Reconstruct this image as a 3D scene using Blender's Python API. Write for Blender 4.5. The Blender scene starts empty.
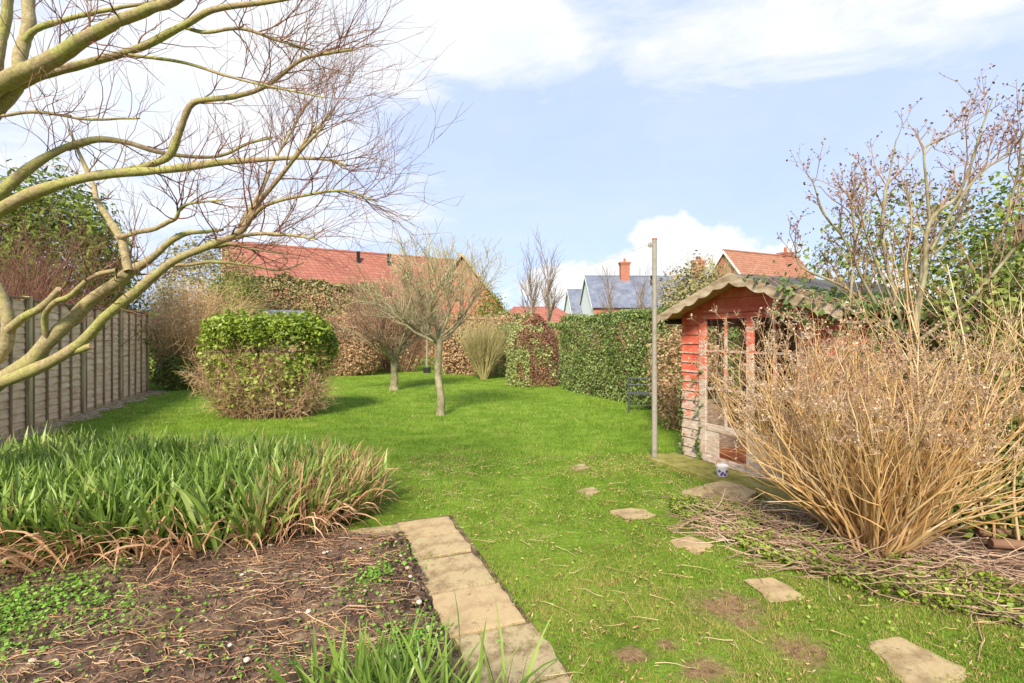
import bpy, math
import numpy as np
from mathutils import Vector
rng = np.random.default_rng(11)
SC = bpy.context.scene
COL = SC.collection
F = 512.0; HZ = 335.0; EYE = 1.4
PI = math.pi

def W(px, py, D):
    return np.array([(px-512)/F*D, D, EYE+(HZ-py)/F*D])
def G(px, py):
    D = F*EYE/(py-HZ); return np.array([(px-512)/F*D, D, 0.0])
def lin(r, g, b):
    f = lambda c: (c/255/12.92) if c/255 <= .04045 else ((c/255+.055)/1.055)**2.4
    return (f(r), f(g), f(b), 1)

# ------------------------------------------------------------------ materials
def base_mat(name, rough=.85, spec=.3):
    m = bpy.data.materials.new(name); m.use_nodes = True
    nt = m.node_tree; b = nt.nodes['Principled BSDF']
    b.inputs['Roughness'].default_value = rough
    b.inputs['Specular IOR Level'].default_value = spec
    return m, nt, b
def ramp(nt, fac, cols, pos=None):
    r = nt.nodes.new('ShaderNodeValToRGB'); e = r.color_ramp.elements
    n = len(cols)
    pos = pos or [i/(n-1) for i in range(n)]
    e[0].position = pos[0]; e[0].color = cols[0]
    e[1].position = pos[-1]; e[1].color = cols[-1]
    for i in range(1, n-1):
        x = e.new(pos[i]); x.color = cols[i]
    nt.links.new(fac, r.inputs['Fac']); return r.outputs['Color']
def coords(nt, scale=(1, 1, 1), rot=(0, 0, 0)):
    tc = nt.nodes.new('ShaderNodeTexCoord'); mp = nt.nodes.new('ShaderNodeMapping')
    mp.inputs['Scale'].default_value = scale; mp.inputs['Rotation'].default_value = rot
    nt.links.new(tc.outputs['Object'], mp.inputs['Vector']); return mp.outputs['Vector']
def noise(nt, vec, scale=5, detail=5, rough=.6, dist=0):
    n = nt.nodes.new('ShaderNodeTexNoise'); n.inputs['Scale'].default_value = scale
    n.inputs['Detail'].default_value = detail; n.inputs['Roughness'].default_value = rough
    n.inputs['Distortion'].default_value = dist
    nt.links.new(vec, n.inputs['Vector']); return n.outputs['Fac']
def mathn(nt, op, a, b=None, c=None, clamp=False):
    n = nt.nodes.new('ShaderNodeMath'); n.operation = op; n.use_clamp = clamp
    for i, v in enumerate((a, b, c)):
        if v is None: continue
        if isinstance(v, (int, float)): n.inputs[i].default_value = v
        else: nt.links.new(v, n.inputs[i])
    return n.outputs[0]
def mixc(nt, fac, a, b):
    n = nt.nodes.new('ShaderNodeMix'); n.data_type = 'RGBA'
    for i, v in ((0, fac), (6, a), (7, b)):
        if isinstance(v, (int, float, tuple)): n.inputs[i].default_value = v
        else: nt.links.new(v, n.inputs[i])
    return n.outputs[2]
def bump(nt, b, h, strength=.3, dist=.01):
    n = nt.nodes.new('ShaderNodeBump'); n.inputs['Strength'].default_value = strength
    n.inputs['Distance'].default_value = dist
    nt.links.new(h, n.inputs['Height']); nt.links.new(n.outputs[0], b.inputs['Normal'])

def M(name, cols, scale=6, rough=.85, bmp=.4, bscale=None, bdist=.01, stretch=(1, 1, 1), spec=.3, pos=None, detail=6):
    m, nt, b = base_mat(name, rough, spec)
    v = coords(nt, stretch)
    f = noise(nt, v, scale, detail, .65)
    nt.links.new(ramp(nt, f, cols, pos or [.3+.4*i/(len(cols)-1) for i in range(len(cols))]), b.inputs['Base Color'])
    if bmp: bump(nt, b, noise(nt, v, bscale or scale*4, 6, .7), bmp, bdist)
    return m
def LEAF(name, cols, transl=.25, rough=.55, patch=1.2, patchamt=.35, spec=.35, pos=None):
    """colour differs leaf by leaf (random per island) and from patch to patch of the plant"""
    m, nt, b = base_mat(name, rough, spec)
    g = nt.nodes.new('ShaderNodeNewGeometry')
    n = noise(nt, coords(nt), patch, 3, .6)
    n = mathn(nt, 'MULTIPLY_ADD', n, 3.2, -1.1, True)
    f = mathn(nt, 'ADD', mathn(nt, 'MULTIPLY', g.outputs['Random Per Island'], 1-patchamt), mathn(nt, 'MULTIPLY', n, patchamt))
    c = ramp(nt, f, cols, pos)
    nt.links.new(c, b.inputs['Base Color'])
    if transl:
        t = nt.nodes.new('ShaderNodeBsdfTranslucent'); nt.links.new(c, t.inputs['Color'])
        mx = nt.nodes.new('ShaderNodeMixShader'); mx.inputs[0].default_value = transl
        nt.links.new(b.outputs[0], mx.inputs[1]); nt.links.new(t.outputs[0], mx.inputs[2])
        nt.links.new(mx.outputs[0], nt.nodes['Material Output'].inputs['Surface'])
    return m

MT = {}
MT['lawn_blade'] = LEAF('grass_green', [lin(76,106,26), lin(104,140,38), lin(132,162,56), lin(166,174,86), lin(180,154,106)], .35, .6, 2.2, .6, .2, [0,.25,.55,.85,1])
def bark_mat(name, a, mossy):
    m, nt, b = base_mat(name, .9, .15)
    v = coords(nt)
    f = noise(nt, v, 34, 10, .8)
    c = ramp(nt, f, a, [.3,.45,.58,.72])
    g_ = mathn(nt, 'MULTIPLY', mathn(nt, 'SUBTRACT', mathn(nt, 'ADD', noise(nt, v, 2.4, 3, .6), mathn(nt, 'MULTIPLY', noise(nt, v, 16, 6, .75), .6)), mossy), 6, None, True)
    c = mixc(nt, mathn(nt, 'MULTIPLY', g_, .8), c, ramp(nt, noise(nt, v, 45, 5, .7), [lin(116,112,54), lin(160,160,86), lin(184,182,116)], [.3,.5,.7]))
    pit = mathn(nt, 'MULTIPLY', mathn(nt, 'SUBTRACT', noise(nt, v, 70, 3, .6), .6), 9, None, True)
    c = mixc(nt, mathn(nt, 'MULTIPLY', pit, .6), c, lin(92,70,52))
    nt.links.new(c, b.inputs['Base Color']); bump(nt, b, mathn(nt, 'ADD', noise(nt, v, 60, 8, .8), f), .8, .008)
    return m
MT['limb_bark'] = bark_mat('mossy_bark', [lin(112,90,66), lin(150,128,96), lin(174,156,122), lin(196,180,150)], .72)
MT['limb_pale'] = bark_mat('pale_bark', [lin(112,96,68), lin(152,136,100), lin(178,162,122), lin(202,188,150)], .80)
MT['red_twig'] = LEAF('red_brown_twig', [lin(88,52,46), lin(128,84,70), lin(150,118,84)], 0, .7)
MT['tan_twig'] = LEAF('dry_tan_stem', [lin(158,122,80), lin(198,162,112), lin(218,188,140), lin(232,210,174)], 0, .7)
MT['gold_stem'] = LEAF('golden_dry_stem', [lin(144,106,58), lin(192,150,94), lin(214,180,128), lin(232,208,170)], 0, .7, 2)
MT['seed_head'] = LEAF('dry_flower_head', [lin(150,118,92), lin(196,164,132), lin(226,204,176)], .2, .8)
MT['grey_twig'] = LEAF('grey_twig', [lin(92,78,68), lin(134,116,98), lin(160,146,122)], 0, .8)
MT['lichen_bark'] = M('lichen_bark', [lin(104,92,72), lin(140,130,100), lin(168,164,130)], 9, .9, .6, 60, .006)
MT['lichen_twig'] = LEAF('lichen_twig', [lin(136,120,88), lin(172,160,118), lin(198,188,148)], 0, .85)
MT['brown_twig'] = LEAF('brown_twig', [lin(112,82,64), lin(152,116,92), lin(180,146,116)], 0, .8)
MT['green_leaf'] = LEAF('bright_hedge_leaf', [lin(82,98,30), lin(122,142,46), lin(156,174,68), lin(190,198,108)], .3, .45)
MT['hedge_leaf'] = LEAF('clipped_hedge_leaf', [lin(72,88,40), lin(110,130,64), lin(146,162,92), lin(178,186,124)], .25, .5)
MT['dark_leaf'] = LEAF('dark_glossy_leaf', [lin(66,76,30), lin(98,112,46), lin(132,144,66), lin(168,174,98)], .2, .45, spec=.35)
MT['conifer'] = LEAF('conifer_green', [lin(78,92,34), lin(112,128,50), lin(150,162,78)], .25, .7, spec=.15)
MT['olive_leaf'] = LEAF('olive_leaf', [lin(96,96,54), lin(138,136,82), lin(170,158,106), lin(168,130,98)], .2, .6)
MT['tan_leaf'] = LEAF('dead_beech_leaf', [lin(144,112,80), lin(188,154,114), lin(214,188,148)], .25, .7)
MT['rust_leaf'] = LEAF('rust_brown_leaf', [lin(104,66,54), lin(140,96,76), lin(166,124,94)], .15, .75)
MT['var_leaf'] = LEAF('pale_variegated_leaf', [lin(112,128,60), lin(160,168,98), lin(206,200,146)], .25, .5)
MT['ivy_leaf'] = LEAF('ivy_leaf', [lin(56,76,32), lin(90,110,50), lin(140,150,98)], .2, .4)
MT['strap_leaf'] = LEAF('strap_leaf_green', [lin(74,100,40), lin(106,134,52), lin(142,166,76), lin(180,194,118)], .3, .42, 1.5, .35, .45)
MT['dead_strap'] = LEAF('dead_strap_leaf', [lin(150,104,74), lin(192,146,108), lin(218,182,142)], .2, .7)
MT['straw'] = LEAF('garden_litter', [lin(100,72,54), lin(150,112,82), lin(190,152,114), lin(214,188,152)], 0, .8, 3)
MT['soil'] = M('dark_soil', [lin(62,48,40), lin(96,76,60), lin(130,106,84), lin(158,134,106)], 9, .95, 1, 40, .03, pos=[.34,.46,.58,.72])
MT['pebble'] = LEAF('pebble', [lin(120,96,80), lin(176,150,128), lin(214,204,192)], 0, .8)
MT['brick'] = None
MT['wood_grey'] = M('weathered_fence_board', [lin(180,148,112), lin(216,186,148), lin(234,212,180)], 3, .9, .5, 30, .006, (1,1,5))
MT['wood_post'] = M('green_tinged_post', [lin(130,114,76), lin(174,158,112), lin(200,182,138)], 4, .9, .5, 30, .006, (3,3,.6))
MT['wood_batten'] = M('brown_batten', [lin(108,84,62), lin(140,116,90), lin(166,146,112)], 4, .9, .4, 30, .005, (3,3,.5))
MT['galv'] = M('galvanised_pole', [lin(120,114,104), lin(150,144,132), lin(140,124,100)], 12, .55, .15, 60, .002)
MT['dark_metal'] = M('dark_metal', [lin(58,62,66), lin(88,92,94)], 14, .5, .1)
MT['black'] = M('black_plastic', [lin(24,24,25), lin(40,40,40)], 10, .5, .1)
MT['felt'] = M('roof_felt', [lin(62,60,62), lin(92,90,88), lin(100,104,74)], 5, .95, .6, 60, .005)
MT['barge'] = M('weathered_bargeboard', [lin(128,106,82), lin(172,152,124), lin(196,180,156)], 6, .9, .4, 40, .004, (1,1,3))
MT['soffit'] = M('roof_boards', [lin(158,112,72), lin(196,150,104)], 5, .9, .3)
MT['slate'] = M('slate_tiles', [lin(88,92,106), lin(110,116,130), lin(128,132,144)], 1.2, .7, .3, 3, .05)
MT['render'] = M('white_render', [lin(214,214,214), lin(232,232,232)], 2, .9, .1)
MT['white'] = M('white_paint', [lin(214,212,206), lin(230,228,224)], 5, .6, .05)
MT['cladding'] = M('corrugated_grey', [lin(92,94,104), lin(124,126,136)], 4, .7, .1)
MT['window_dark'] = M('window_pane', [lin(40,46,54), lin(66,74,84)], 2, .1, 0, spec=.8)
MT['pot'] = M('white_glaze', [lin(214,208,204), lin(232,228,226)], 10, .3, .05, spec=.5)
MT['pot_mark'] = M('purple_glaze', [lin(70,50,130), lin(104,80,160)], 30, .3, 0)
MT['terracotta'] = M('terracotta', [lin(150,80,54), lin(186,110,76)], 10, .8, .2)
MT['stump'] = M('cut_wood', [lin(168,132,104), lin(206,176,146)], 20, .85, .3)

def brick_mat(name, scale, c1, c2, mort, rot=(PI/2, 0, 0), bw=.22, bh=.075, ms=.012):
    m, nt, b = base_mat(name, .9, .2)
    br = nt.nodes.new('ShaderNodeTexBrick')
    # brick pattern run along the wall and up it
    tc = nt.nodes.new('ShaderNodeTexCoord'); sp = nt.nodes.new('ShaderNodeSeparateXYZ')
    nt.links.new(tc.outputs['Object'], sp.inputs[0])
    cb = nt.nodes.new('ShaderNodeCombineXYZ')
    nt.links.new(mathn(nt, 'ADD', sp.outputs[0], sp.outputs[1]), cb.inputs[0]); nt.links.new(sp.outputs[2], cb.inputs[1])
    nt.links.new(cb.outputs[0], br.inputs['Vector'])
    br.inputs['Scale'].default_value = scale; br.inputs['Brick Width'].default_value = bw
    br.inputs['Row Height'].default_value = bh; br.inputs['Mortar Size'].default_value = ms
    br.inputs['Color1'].default_value = c1; br.inputs['Color2'].default_value = c2; br.inputs['Mortar'].default_value = mort
    n = noise(nt, coords(nt), 1.5, 5, .7)
    c = mixc(nt, mathn(nt, 'MULTIPLY', n, .35), br.outputs['Color'], c2)
    nt.links.new(c, b.inputs['Base Color']); bump(nt, b, br.outputs['Fac'], -.4, .02)
    return m
MT['brick'] = brick_mat('red_brick', 1, lin(178,98,72), lin(150,74,54), lin(176,150,128))
MT['roof_tile'] = brick_mat('red_roof_tile', 1, lin(170,114,96), lin(148,92,76), lin(118,74,62), bw=.3, bh=.2, ms=.02)
MT['roof_tile_brown'] = brick_mat('weathered_roof_tile', 1, lin(172,124,102), lin(150,100,80), lin(120,80,66), bw=.3, bh=.2, ms=.02)

def paint_mat(name, wood_low, edge_on=0.0):
    """red paint flaking to pale bare wood, most at the foot of the boards where rain splashes"""
    m, nt, b = base_mat(name, .75, .3)
    v = coords(nt); vs = coords(nt, (2.2, 2.2, 9))
    tc = nt.nodes.new('ShaderNodeTexCoord'); sp = nt.nodes.new('ShaderNodeSeparateXYZ'); nt.links.new(tc.outputs['Object'], sp.inputs[0])
    red = ramp(nt, noise(nt, v, 4, 5, .7), [lin(176,72,52), lin(204,98,74), lin(218,130,106)], [.3,.5,.7])
    wood = ramp(nt, noise(nt, vs, 6, 6, .7), [lin(140,112,92), lin(186,166,146), lin(212,200,188)], [.3,.5,.7])
    # wear: threshold falls with height
    thr = mathn(nt, 'MULTIPLY_ADD', sp.outputs[2], wood_low[0], wood_low[1])
    w = mathn(nt, 'SUBTRACT', noise(nt, vs, 3, 8, .75), thr)
    w = mathn(nt, 'MULTIPLY', w, 14, None, True)
    fr_ = mathn(nt, 'FRACT', mathn(nt, 'DIVIDE', mathn(nt, 'SUBTRACT', sp.outputs[2], .04), .105))
    edge_ = mathn(nt, 'MULTIPLY', mathn(nt, 'SUBTRACT', .22, fr_), 8, None, True)
    edge_ = mathn(nt, 'MULTIPLY', edge_, mathn(nt, 'MULTIPLY', mathn(nt, 'SUBTRACT', mathn(nt, 'ADD', noise(nt, v, 7, 5, .7), .35), mathn(nt, 'MULTIPLY', sp.outputs[2], .60)), 6, None, True))
    w = mathn(nt, 'MAXIMUM', w, mathn(nt, 'MULTIPLY', edge_, edge_on))
    nt.links.new(mixc(nt, w, red, wood), b.inputs['Base Color'])
    bump(nt, b, noise(nt, vs, 14, 6, .7), .35, .006)
    return m
MT['red_boards'] = paint_mat('flaking_red_paint', (.3, .24), 1.0)
MT['red_frame'] = paint_mat('worn_red_frame', (.22, .20))
MT['pale_door'] = paint_mat('bare_wood_frame', (.22, .16))
MT['inner_wood'] = M('interior_boards', [lin(150,84,58), lin(190,122,88)], 5, .9, .3, stretch=(1,1,5))

# lawn: mown grass with moss, thin yellow patches and bare earth
BARE = [(725,605,.20,.16), (800,650,.15,.13), (706,670,.14,.10), (632,655,.09,.07), (668,645,.07,.05), (745,622,.10,.09)]
def lawn_mat():
    m, nt, b = base_mat('lawn', .95, .1)
    v = coords(nt)
    big = noise(nt, v, .5, 4, .6); fine = noise(nt, v, 26, 6, .75); mid = noise(nt, v, 3.2, 5, .7)
    f = mathn(nt, 'ADD', mathn(nt, 'MULTIPLY', big, .25), mathn(nt, 'ADD', mathn(nt, 'MULTIPLY', mid, .4), mathn(nt, 'MULTIPLY', fine, .35)))
    c = ramp(nt, f, [lin(72,88,26), lin(98,124,36), lin(126,152,52), lin(158,156,84)], [.34,.46,.56,.68])
    # bare earth spots
    tot = None
    for px, py, rx, ry in BARE:
        p = G(px, py)
        n = nt.nodes.new('ShaderNodeVectorMath'); n.operation = 'SUBTRACT'; nt.links.new(v, n.inputs[0]); n.inputs[1].default_value = tuple(p)
        s = nt.nodes.new('ShaderNodeVectorMath'); s.operation = 'MULTIPLY'; nt.links.new(n.outputs[0], s.inputs[0]); s.inputs[1].default_value = (1/rx, 1/ry, 0)
        l = nt.nodes.new('ShaderNodeVectorMath'); l.operation = 'LENGTH'; nt.links.new(s.outputs[0], l.inputs[0])
        k = mathn(nt, 'SUBTRACT', 1.35, l.outputs['Value'])
        tot = k if tot is None else mathn(nt, 'MAXIMUM', tot, k)
    e = mathn(nt, 'ADD', tot, mathn(nt, 'MULTIPLY_ADD', noise(nt, v, 9, 5, .7), 2.2, -1.25))
    e = mathn(nt, 'MULTIPLY', e, 1.3, None, True)
    thin = mathn(nt, 'MULTIPLY', mathn(nt, 'SUBTRACT', noise(nt, v, 2.1, 6, .75), .6), 6, None, True)
    soil = ramp(nt, fine, [lin(104,80,58), lin(144,116,84), lin(168,142,104)], [.35,.5,.65])
    c = mixc(nt, mathn(nt, 'MULTIPLY', thin, .85), c, lin(150,126,84))
    c = mixc(nt, e, c, soil)
    nt.links.new(c, b.inputs['Base Color'])
    bump(nt, b, mathn(nt, 'ADD', fine, mathn(nt, 'MULTIPLY', mid, .6)), .9, .03)
    return m
MT['lawn'] = lawn_mat()
def slab_mat():
    m, nt, b = base_mat('paving_slab', .92, .2)
    v = coords(nt); oi = nt.nodes.new('ShaderNodeObjectInfo')
    f = noise(nt, v, 7, 8, .75)
    c = ramp(nt, f, [lin(92,80,56), lin(142,124,90), lin(176,158,120), lin(140,136,82)], [.34,.46,.56,.70])
    c = mixc(nt, mathn(nt, 'MULTIPLY', oi.outputs['Random'], .55), c, lin(186,158,118))
    spot = mathn(nt, 'MULTIPLY', mathn(nt, 'SUBTRACT', noise(nt, v, 22, 3, .5), .66), 14, None, True)
    c = mixc(nt, mathn(nt, 'MULTIPLY', spot, .5), c, lin(90,80,60))
    nt.links.new(c, b.inputs['Base Color'])
    bump(nt, b, noise(nt, v, 40, 8, .8), .5, .006)
    return m
MT['slab'] = slab_mat()
MT['moss'] = M('mossy_concrete', [lin(98,92,52), lin(130,126,58), lin(158,146,100)], 7, .95, .7, 40, .01)

# glass: thin pane seen through and reflecting
def glass():
    m, nt, b = base_mat('window_glass', .05, .5)
    tr = nt.nodes.new('ShaderNodeBsdfTransparent'); gl = nt.nodes.new('ShaderNodeBsdfGlossy'); gl.inputs['Roughness'].default_value = .03
    fr = nt.nodes.new('ShaderNodeLayerWeight')
    mx = nt.nodes.new('ShaderNodeMixShader')
    nt.links.new(mathn(nt, 'MULTIPLY_ADD', mathn(nt, 'POWER', fr.outputs['Facing'], 4.0), .9, .045, True), mx.inputs[0])
    nt.links.new(tr.outputs[0], mx.inputs[1]); nt.links.new(gl.outputs[0], mx.inputs[2])
    nt.links.new(mx.outputs[0], nt.nodes['Material Output'].inputs['Surface'])
    return m
MT['glass'] = glass()

# ------------------------------------------------------------------ objects
def thing(name, label, cat, loc=(0, 0, 0), rotz=0, group=None):
    o = bpy.data.objects.new(name, None); COL.objects.link(o)
    o.empty_display_size = .2
    o.location = tuple(float(x) for x in loc); o.rotation_euler = (0, 0, rotz)
    o['label'] = label; o['category'] = cat
    if group: o['group'] = group
    return o
def tag(o, label, cat=None, group=None, kind=None):
    o['label'] = label
    if cat: o['category'] = cat
    if group: o['group'] = group
    if kind: o['kind'] = kind
    return o
def mesh(name, V, Fs, mat, parent=None, off=None, smooth=False, loc=None):
    V = np.asarray(V, dtype=np.float64)
    if off is not None: V = V-np.asarray(off)
    if parent is not None and off is None and parent.get('world_parts'):
        V = V-np.array(parent.location)
    me = bpy.data.meshes.new(name)
    if isinstance(Fs, np.ndarray): Fs = [Fs]
    if len(Fs) and not isinstance(Fs[0], np.ndarray):
        me.from_pydata([tuple(v) for v in V], [], [tuple(f) for f in Fs])
    else:
        Fs = [f for f in Fs if len(f)]
        me.vertices.add(len(V)); me.vertices.foreach_set('co', V.astype(np.float32).ravel())
        nl = sum(f.size for f in Fs); npl = sum(len(f) for f in Fs)
        me.loops.add(nl); me.loops.foreach_set('vertex_index', np.concatenate([f.ravel() for f in Fs]).astype(np.int32))
        me.polygons.add(npl)
        tot = np.concatenate([np.full(len(f), f.shape[1]) for f in Fs]); st = np.concatenate([[0], np.cumsum(tot)[:-1]])
        me.polygons.foreach_set('loop_start', st.astype(np.int32))
        me.update(calc_edges=True)
    if smooth: me.polygons.foreach_set('use_smooth', np.ones(len(me.polygons), dtype=bool))
    me.materials.append(MT[mat] if isinstance(mat, str) else mat)
    me.update()
    o = bpy.data.objects.new(name, me); COL.objects.link(o)
    if parent is not None: o.parent = parent
    if loc is not None: o.location = tuple(float(x) for x in loc)
    return o
def plant(name, label, cat, loc, group=None):
    t = thing(name, label, cat, loc, 0, group); t['world_parts'] = True; return t

class MB:
    """collects boxes, bars, prisms into one mesh"""
    def __init__(s): s.v = []; s.f = []
    def add(s, vs, fs):
        n = len(s.v); s.v += [tuple(map(float, v)) for v in vs]; s.f += [tuple(i+n for i in f) for f in fs]; return s
    def box(s, a, b):
        x0, y0, z0 = a; x1, y1, z1 = b
        return s.add([(x0,y0,z0),(x1,y0,z0),(x1,y1,z0),(x0,y1,z0),(x0,y0,z1),(x1,y0,z1),(x1,y1,z1),(x0,y1,z1)],
            [(0,3,2,1),(4,5,6,7),(0,1,5,4),(1,2,6,5),(2,3,7,6),(3,0,4,7)])
    def prism(s, poly, vec):
        """poly: list of 3-D points, extruded by vec"""
        n = len(poly); vec = np.array(vec)
        vs = [np.array(p) for p in poly]+[np.array(p)+vec for p in poly]
        fs = [tuple(range(n))[::-1], tuple(range(n, 2*n))]+[(i, (i+1) % n, n+(i+1) % n, n+i) for i in range(n)]
        return s.add(vs, fs)
    def beam(s, p, q, w, h, up=(0, 0, 1)):
        p = np.array(p, float); q = np.array(q, float); d = q-p; d /= np.linalg.norm(d)
        x = np.cross(d, up); x /= np.linalg.norm(x); z = np.cross(x, d)
        c = [p+x*a*w/2+z*b*h/2 for a, b in ((-1,-1),(1,-1),(1,1),(-1,1))]
        return s.prism(c, q-p)
    def tube(s, p, q, r0, r1=None, n=12):
        r1 = r0 if r1 is None else r1
        p = np.array(p, float); q = np.array(q, float); d = q-p; d /= np.linalg.norm(d)
        a = np.cross(d, (0, 0, 1) if abs(d[2]) < .9 else (1, 0, 0)); a /= np.linalg.norm(a); b = np.cross(d, a)
        vs = [p+r0*(math.cos(2*PI*i/n)*a+math.sin(2*PI*i/n)*b) for i in range(n)]+[q+r1*(math.cos(2*PI*i/n)*a+math.sin(2*PI*i/n)*b) for i in range(n)]
        return s.add(vs, [(i, (i+1) % n, n+(i+1) % n, n+i) for i in range(n)]+[tuple(range(n))[::-1], tuple(range(n, 2*n))])
    def build(s, name, mat, parent=None, bevel=0, loc=None, smooth=False):
        o = mesh(name, s.v, s.f, mat, parent, off=(0, 0, 0) if loc is None else loc, loc=loc, smooth=smooth)
        if bevel:
            m = o.modifiers.new('b', 'BEVEL'); m.width = bevel; m.segments = 2; m.limit_method = 'ANGLE'
        return o

# -------- vectorised twigs and leaves
def unit(a): return a/np.maximum(np.linalg.norm(a, axis=-1, keepdims=True), 1e-9)
_k = rng.normal(size=(14, 3)); _ph = rng.uniform(0, 2*PI, 14)
def sn(p, scale=1.0):
    """smooth noise about -1..1"""
    p = np.asarray(p)*scale; s = 0
    for i in range(14):
        s = s+np.sin(p@(_k[i]*(1+i*.35))+_ph[i])/(1+i*.25)
    return s/3.2
def tubes(P, R, sides=4):
    N, K, _ = P.shape
    T = np.gradient(P, axis=1); T = unit(T)
    ref = unit(rng.normal(size=(N, 1, 3)))
    A = unit(np.cross(T, ref)+1e-6); B = np.cross(T, A)
    an = np.arange(sides)*2*PI/sides
    V = P[:, :, None, :]+R[:, :, None, None]*(np.cos(an)[None, None, :, None]*A[:, :, None, :]+np.sin(an)[None, None, :, None]*B[:, :, None, :])
    idx = np.arange(N*K*sides).reshape(N, K, sides)
    a = idx[:, :-1, :]; b = idx[:, 1:, :]
    Fq = np.stack([a, np.roll(a, -1, 2), np.roll(b, -1, 2), b], -1).reshape(-1, 4)
    return V.reshape(-1, 3), Fq
def join(*parts):
    Vs, Fs, n = [], [], 0
    for V, Fq in parts:
        Vs.append(V); Fs.append(Fq+n); n += len(V)
    return np.concatenate(Vs), np.concatenate(Fs)
def shoots(S, Dr, L, r0, K=6, wig=.12, up=0., tip=.3, grav=0.):
    """N paths from points S, directions Dr, lengths L"""
    N = len(S); S = np.asarray(S, float); d = unit(np.asarray(Dr, float)); L = np.broadcast_to(L, (N,))
    P = [S]
    for k in range(K-1):
        P.append(P[-1]+d*(L/(K-1))[:, None])
        d = d+wig*rng.normal(size=(N, 3)); d[:, 2] += up-grav*(k/(K-1)); d = unit(d)
    P = np.stack(P, 1); R = np.broadcast_to(r0, (N,))[:, None]*np.linspace(1, tip, K)[None]
    return P, R
def grow(P, R, n, t=(.3, 1), L=(.3, .6), ang=(.4, .9), up=.1, bias=.2, wig=.12, K=6, rr=.6, tip=.35, rmin=.0008, rel=None, grav=0.):
    N, K0, _ = P.shape
    i = np.repeat(np.arange(N), n); M_ = len(i)
    tt = rng.uniform(t[0], t[1], M_)*(K0-1); k = np.minimum(tt.astype(int), K0-2); f = (tt-k)[:, None]
    S = P[i, k]*(1-f)+P[i, k+1]*f; T = unit(P[i, k+1]-P[i, k])
    r = (R[i, k]*(1-f[:, 0])+R[i, k+1]*f[:, 0])*rr
    perp = unit(np.cross(T, rng.normal(size=(M_, 3)))); a = rng.uniform(ang[0], ang[1], M_)[:, None]
    d = np.cos(a)*T+np.sin(a)*perp; d[:, 2] += bias; 
    LL = rng.uniform(L[0], L[1], M_)
    if rel: LL = LL*np.linalg.norm(P[i, -1]-P[i, 0], axis=1)
    return shoots(S, d, LL, np.maximum(r, rmin), K, wig, up, tip, grav)
def leaves(C, Nn, size, aspect=.55, jit=1.0, droop=0.):
    """one folded leaf per point: C centres, Nn facing"""
    N = len(C); n = unit(np.asarray(Nn)+jit*rng.normal(size=(N, 3))*.7)
    a = unit(np.cross(n, rng.normal(size=(N, 3)))); a[:, 2] -= droop; a = unit(a); b = unit(np.cross(n, a))
    s = (size*rng.uniform(.4, 1.5, N))[:, None]
    V = np.stack([C-a*s*.5, C+b*s*aspect*.5+n*s*.1-a*s*.08, C+a*s*.5, C-b*s*aspect*.5+n*s*.1-a*s*.08], 1).reshape(-1, 3)
    return V, np.arange(4*N).reshape(N, 4)
def blob_points(n, c, r, low=-1.0, shell=.35, bumpy=.12, bs=1.5, power=1.0):
    """points in the outer shell of a bumpy ellipsoid, above low*rz; returns points, outward normals"""
    d = unit(rng.normal(size=(int(n*2.2), 3))); d = d[d[:, 2] > low][:n]
    d2 = np.sign(d)*np.abs(d)**power; d2 = d2/np.maximum(np.linalg.norm(d2, axis=1, keepdims=True), 1e-6) if power == 1 else d2/np.max(np.abs(d2), axis=1, keepdims=True)**.5
    q = 1-shell*rng.random(len(d))**1.7
    rr = (1+bumpy*sn(d*3+np.array(c), bs)+.06*rng.normal(size=len(d)))*q
    return np.array(c)+d2*np.array(r)*rr[:, None], d

def poly_paths(polys, K=26, rough=.02):
    """Catmull-Rom resample of polylines [(p,r)...] to a common number of points"""
    Ps, Rs = [], []
    for poly in polys:
        p = np.array([x[0] for x in poly], float); r = np.array([x[1] for x in poly], float)
        n = len(p); e = np.concatenate([[2*p[0]-p[1]], p, [2*p[-1]-p[-2]]])
        s = np.linspace(0, n-1-1e-6, K); k = s.astype(int); f = (s-k)[:, None]
        a, b, c, d = e[k], e[k+1], e[k+2], e[k+3]
        q = .5*((2*b)+(c-a)*f+(2*a-5*b+4*c-d)*f**2+(3*b-a-3*c+d)*f**3)
        rr = np.interp(s, np.arange(n), r)
        q = q+rough*sn(q, 5)[:, None]*rng.normal(size=3)*np.minimum(1, rr[:, None]/.03)
        Ps.append(q); Rs.append(rr*(1+.09*sn(q, 16)))
    return np.array(Ps), np.array(Rs)

# ------------------------------------------------------------------ camera, light, sky
cam = bpy.data.cameras.new('camera'); co = bpy.data.objects.new('camera', cam); COL.objects.link(co)
co.location = (0, 0, EYE); co.rotation_euler = (PI/2, 0, 0)
cam.lens = 18; cam.sensor_width = 36; cam.clip_end = 3000; cam.clip_start = .05
cam.shift_y = -(341.5-HZ)/1024
SC.camera = co
SUN_EL = math.radians(38); sun_dir = Vector((-.22, -.97, 0)).normalized()   # towards the sun, from the left behind the camera
sd = Vector((sun_dir.x*math.cos(SUN_EL), sun_dir.y*math.cos(SUN_EL), math.sin(SUN_EL)))
sl = bpy.data.lights.new('sun', 'SUN'); sl.energy = 3.7; sl.angle = math.radians(12); sl.color = (1, .91, .77)
so = bpy.data.objects.new('sun', sl); COL.objects.link(so); so.rotation_euler = sd.to_track_quat('Z', 'Y').to_euler()
w = bpy.data.worlds.new('World'); SC.world = w; w.use_nodes = True
nt = w.node_tree; bg = nt.nodes['Background']; out = nt.nodes['World Output']
sky = nt.nodes.new('ShaderNodeTexSky'); sky.sky_type = 'NISHITA'; sky.sun_disc = False
sky.sun_elevation = SUN_EL; sky.sun_rotation = math.atan2(sd.x, sd.y)
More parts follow.
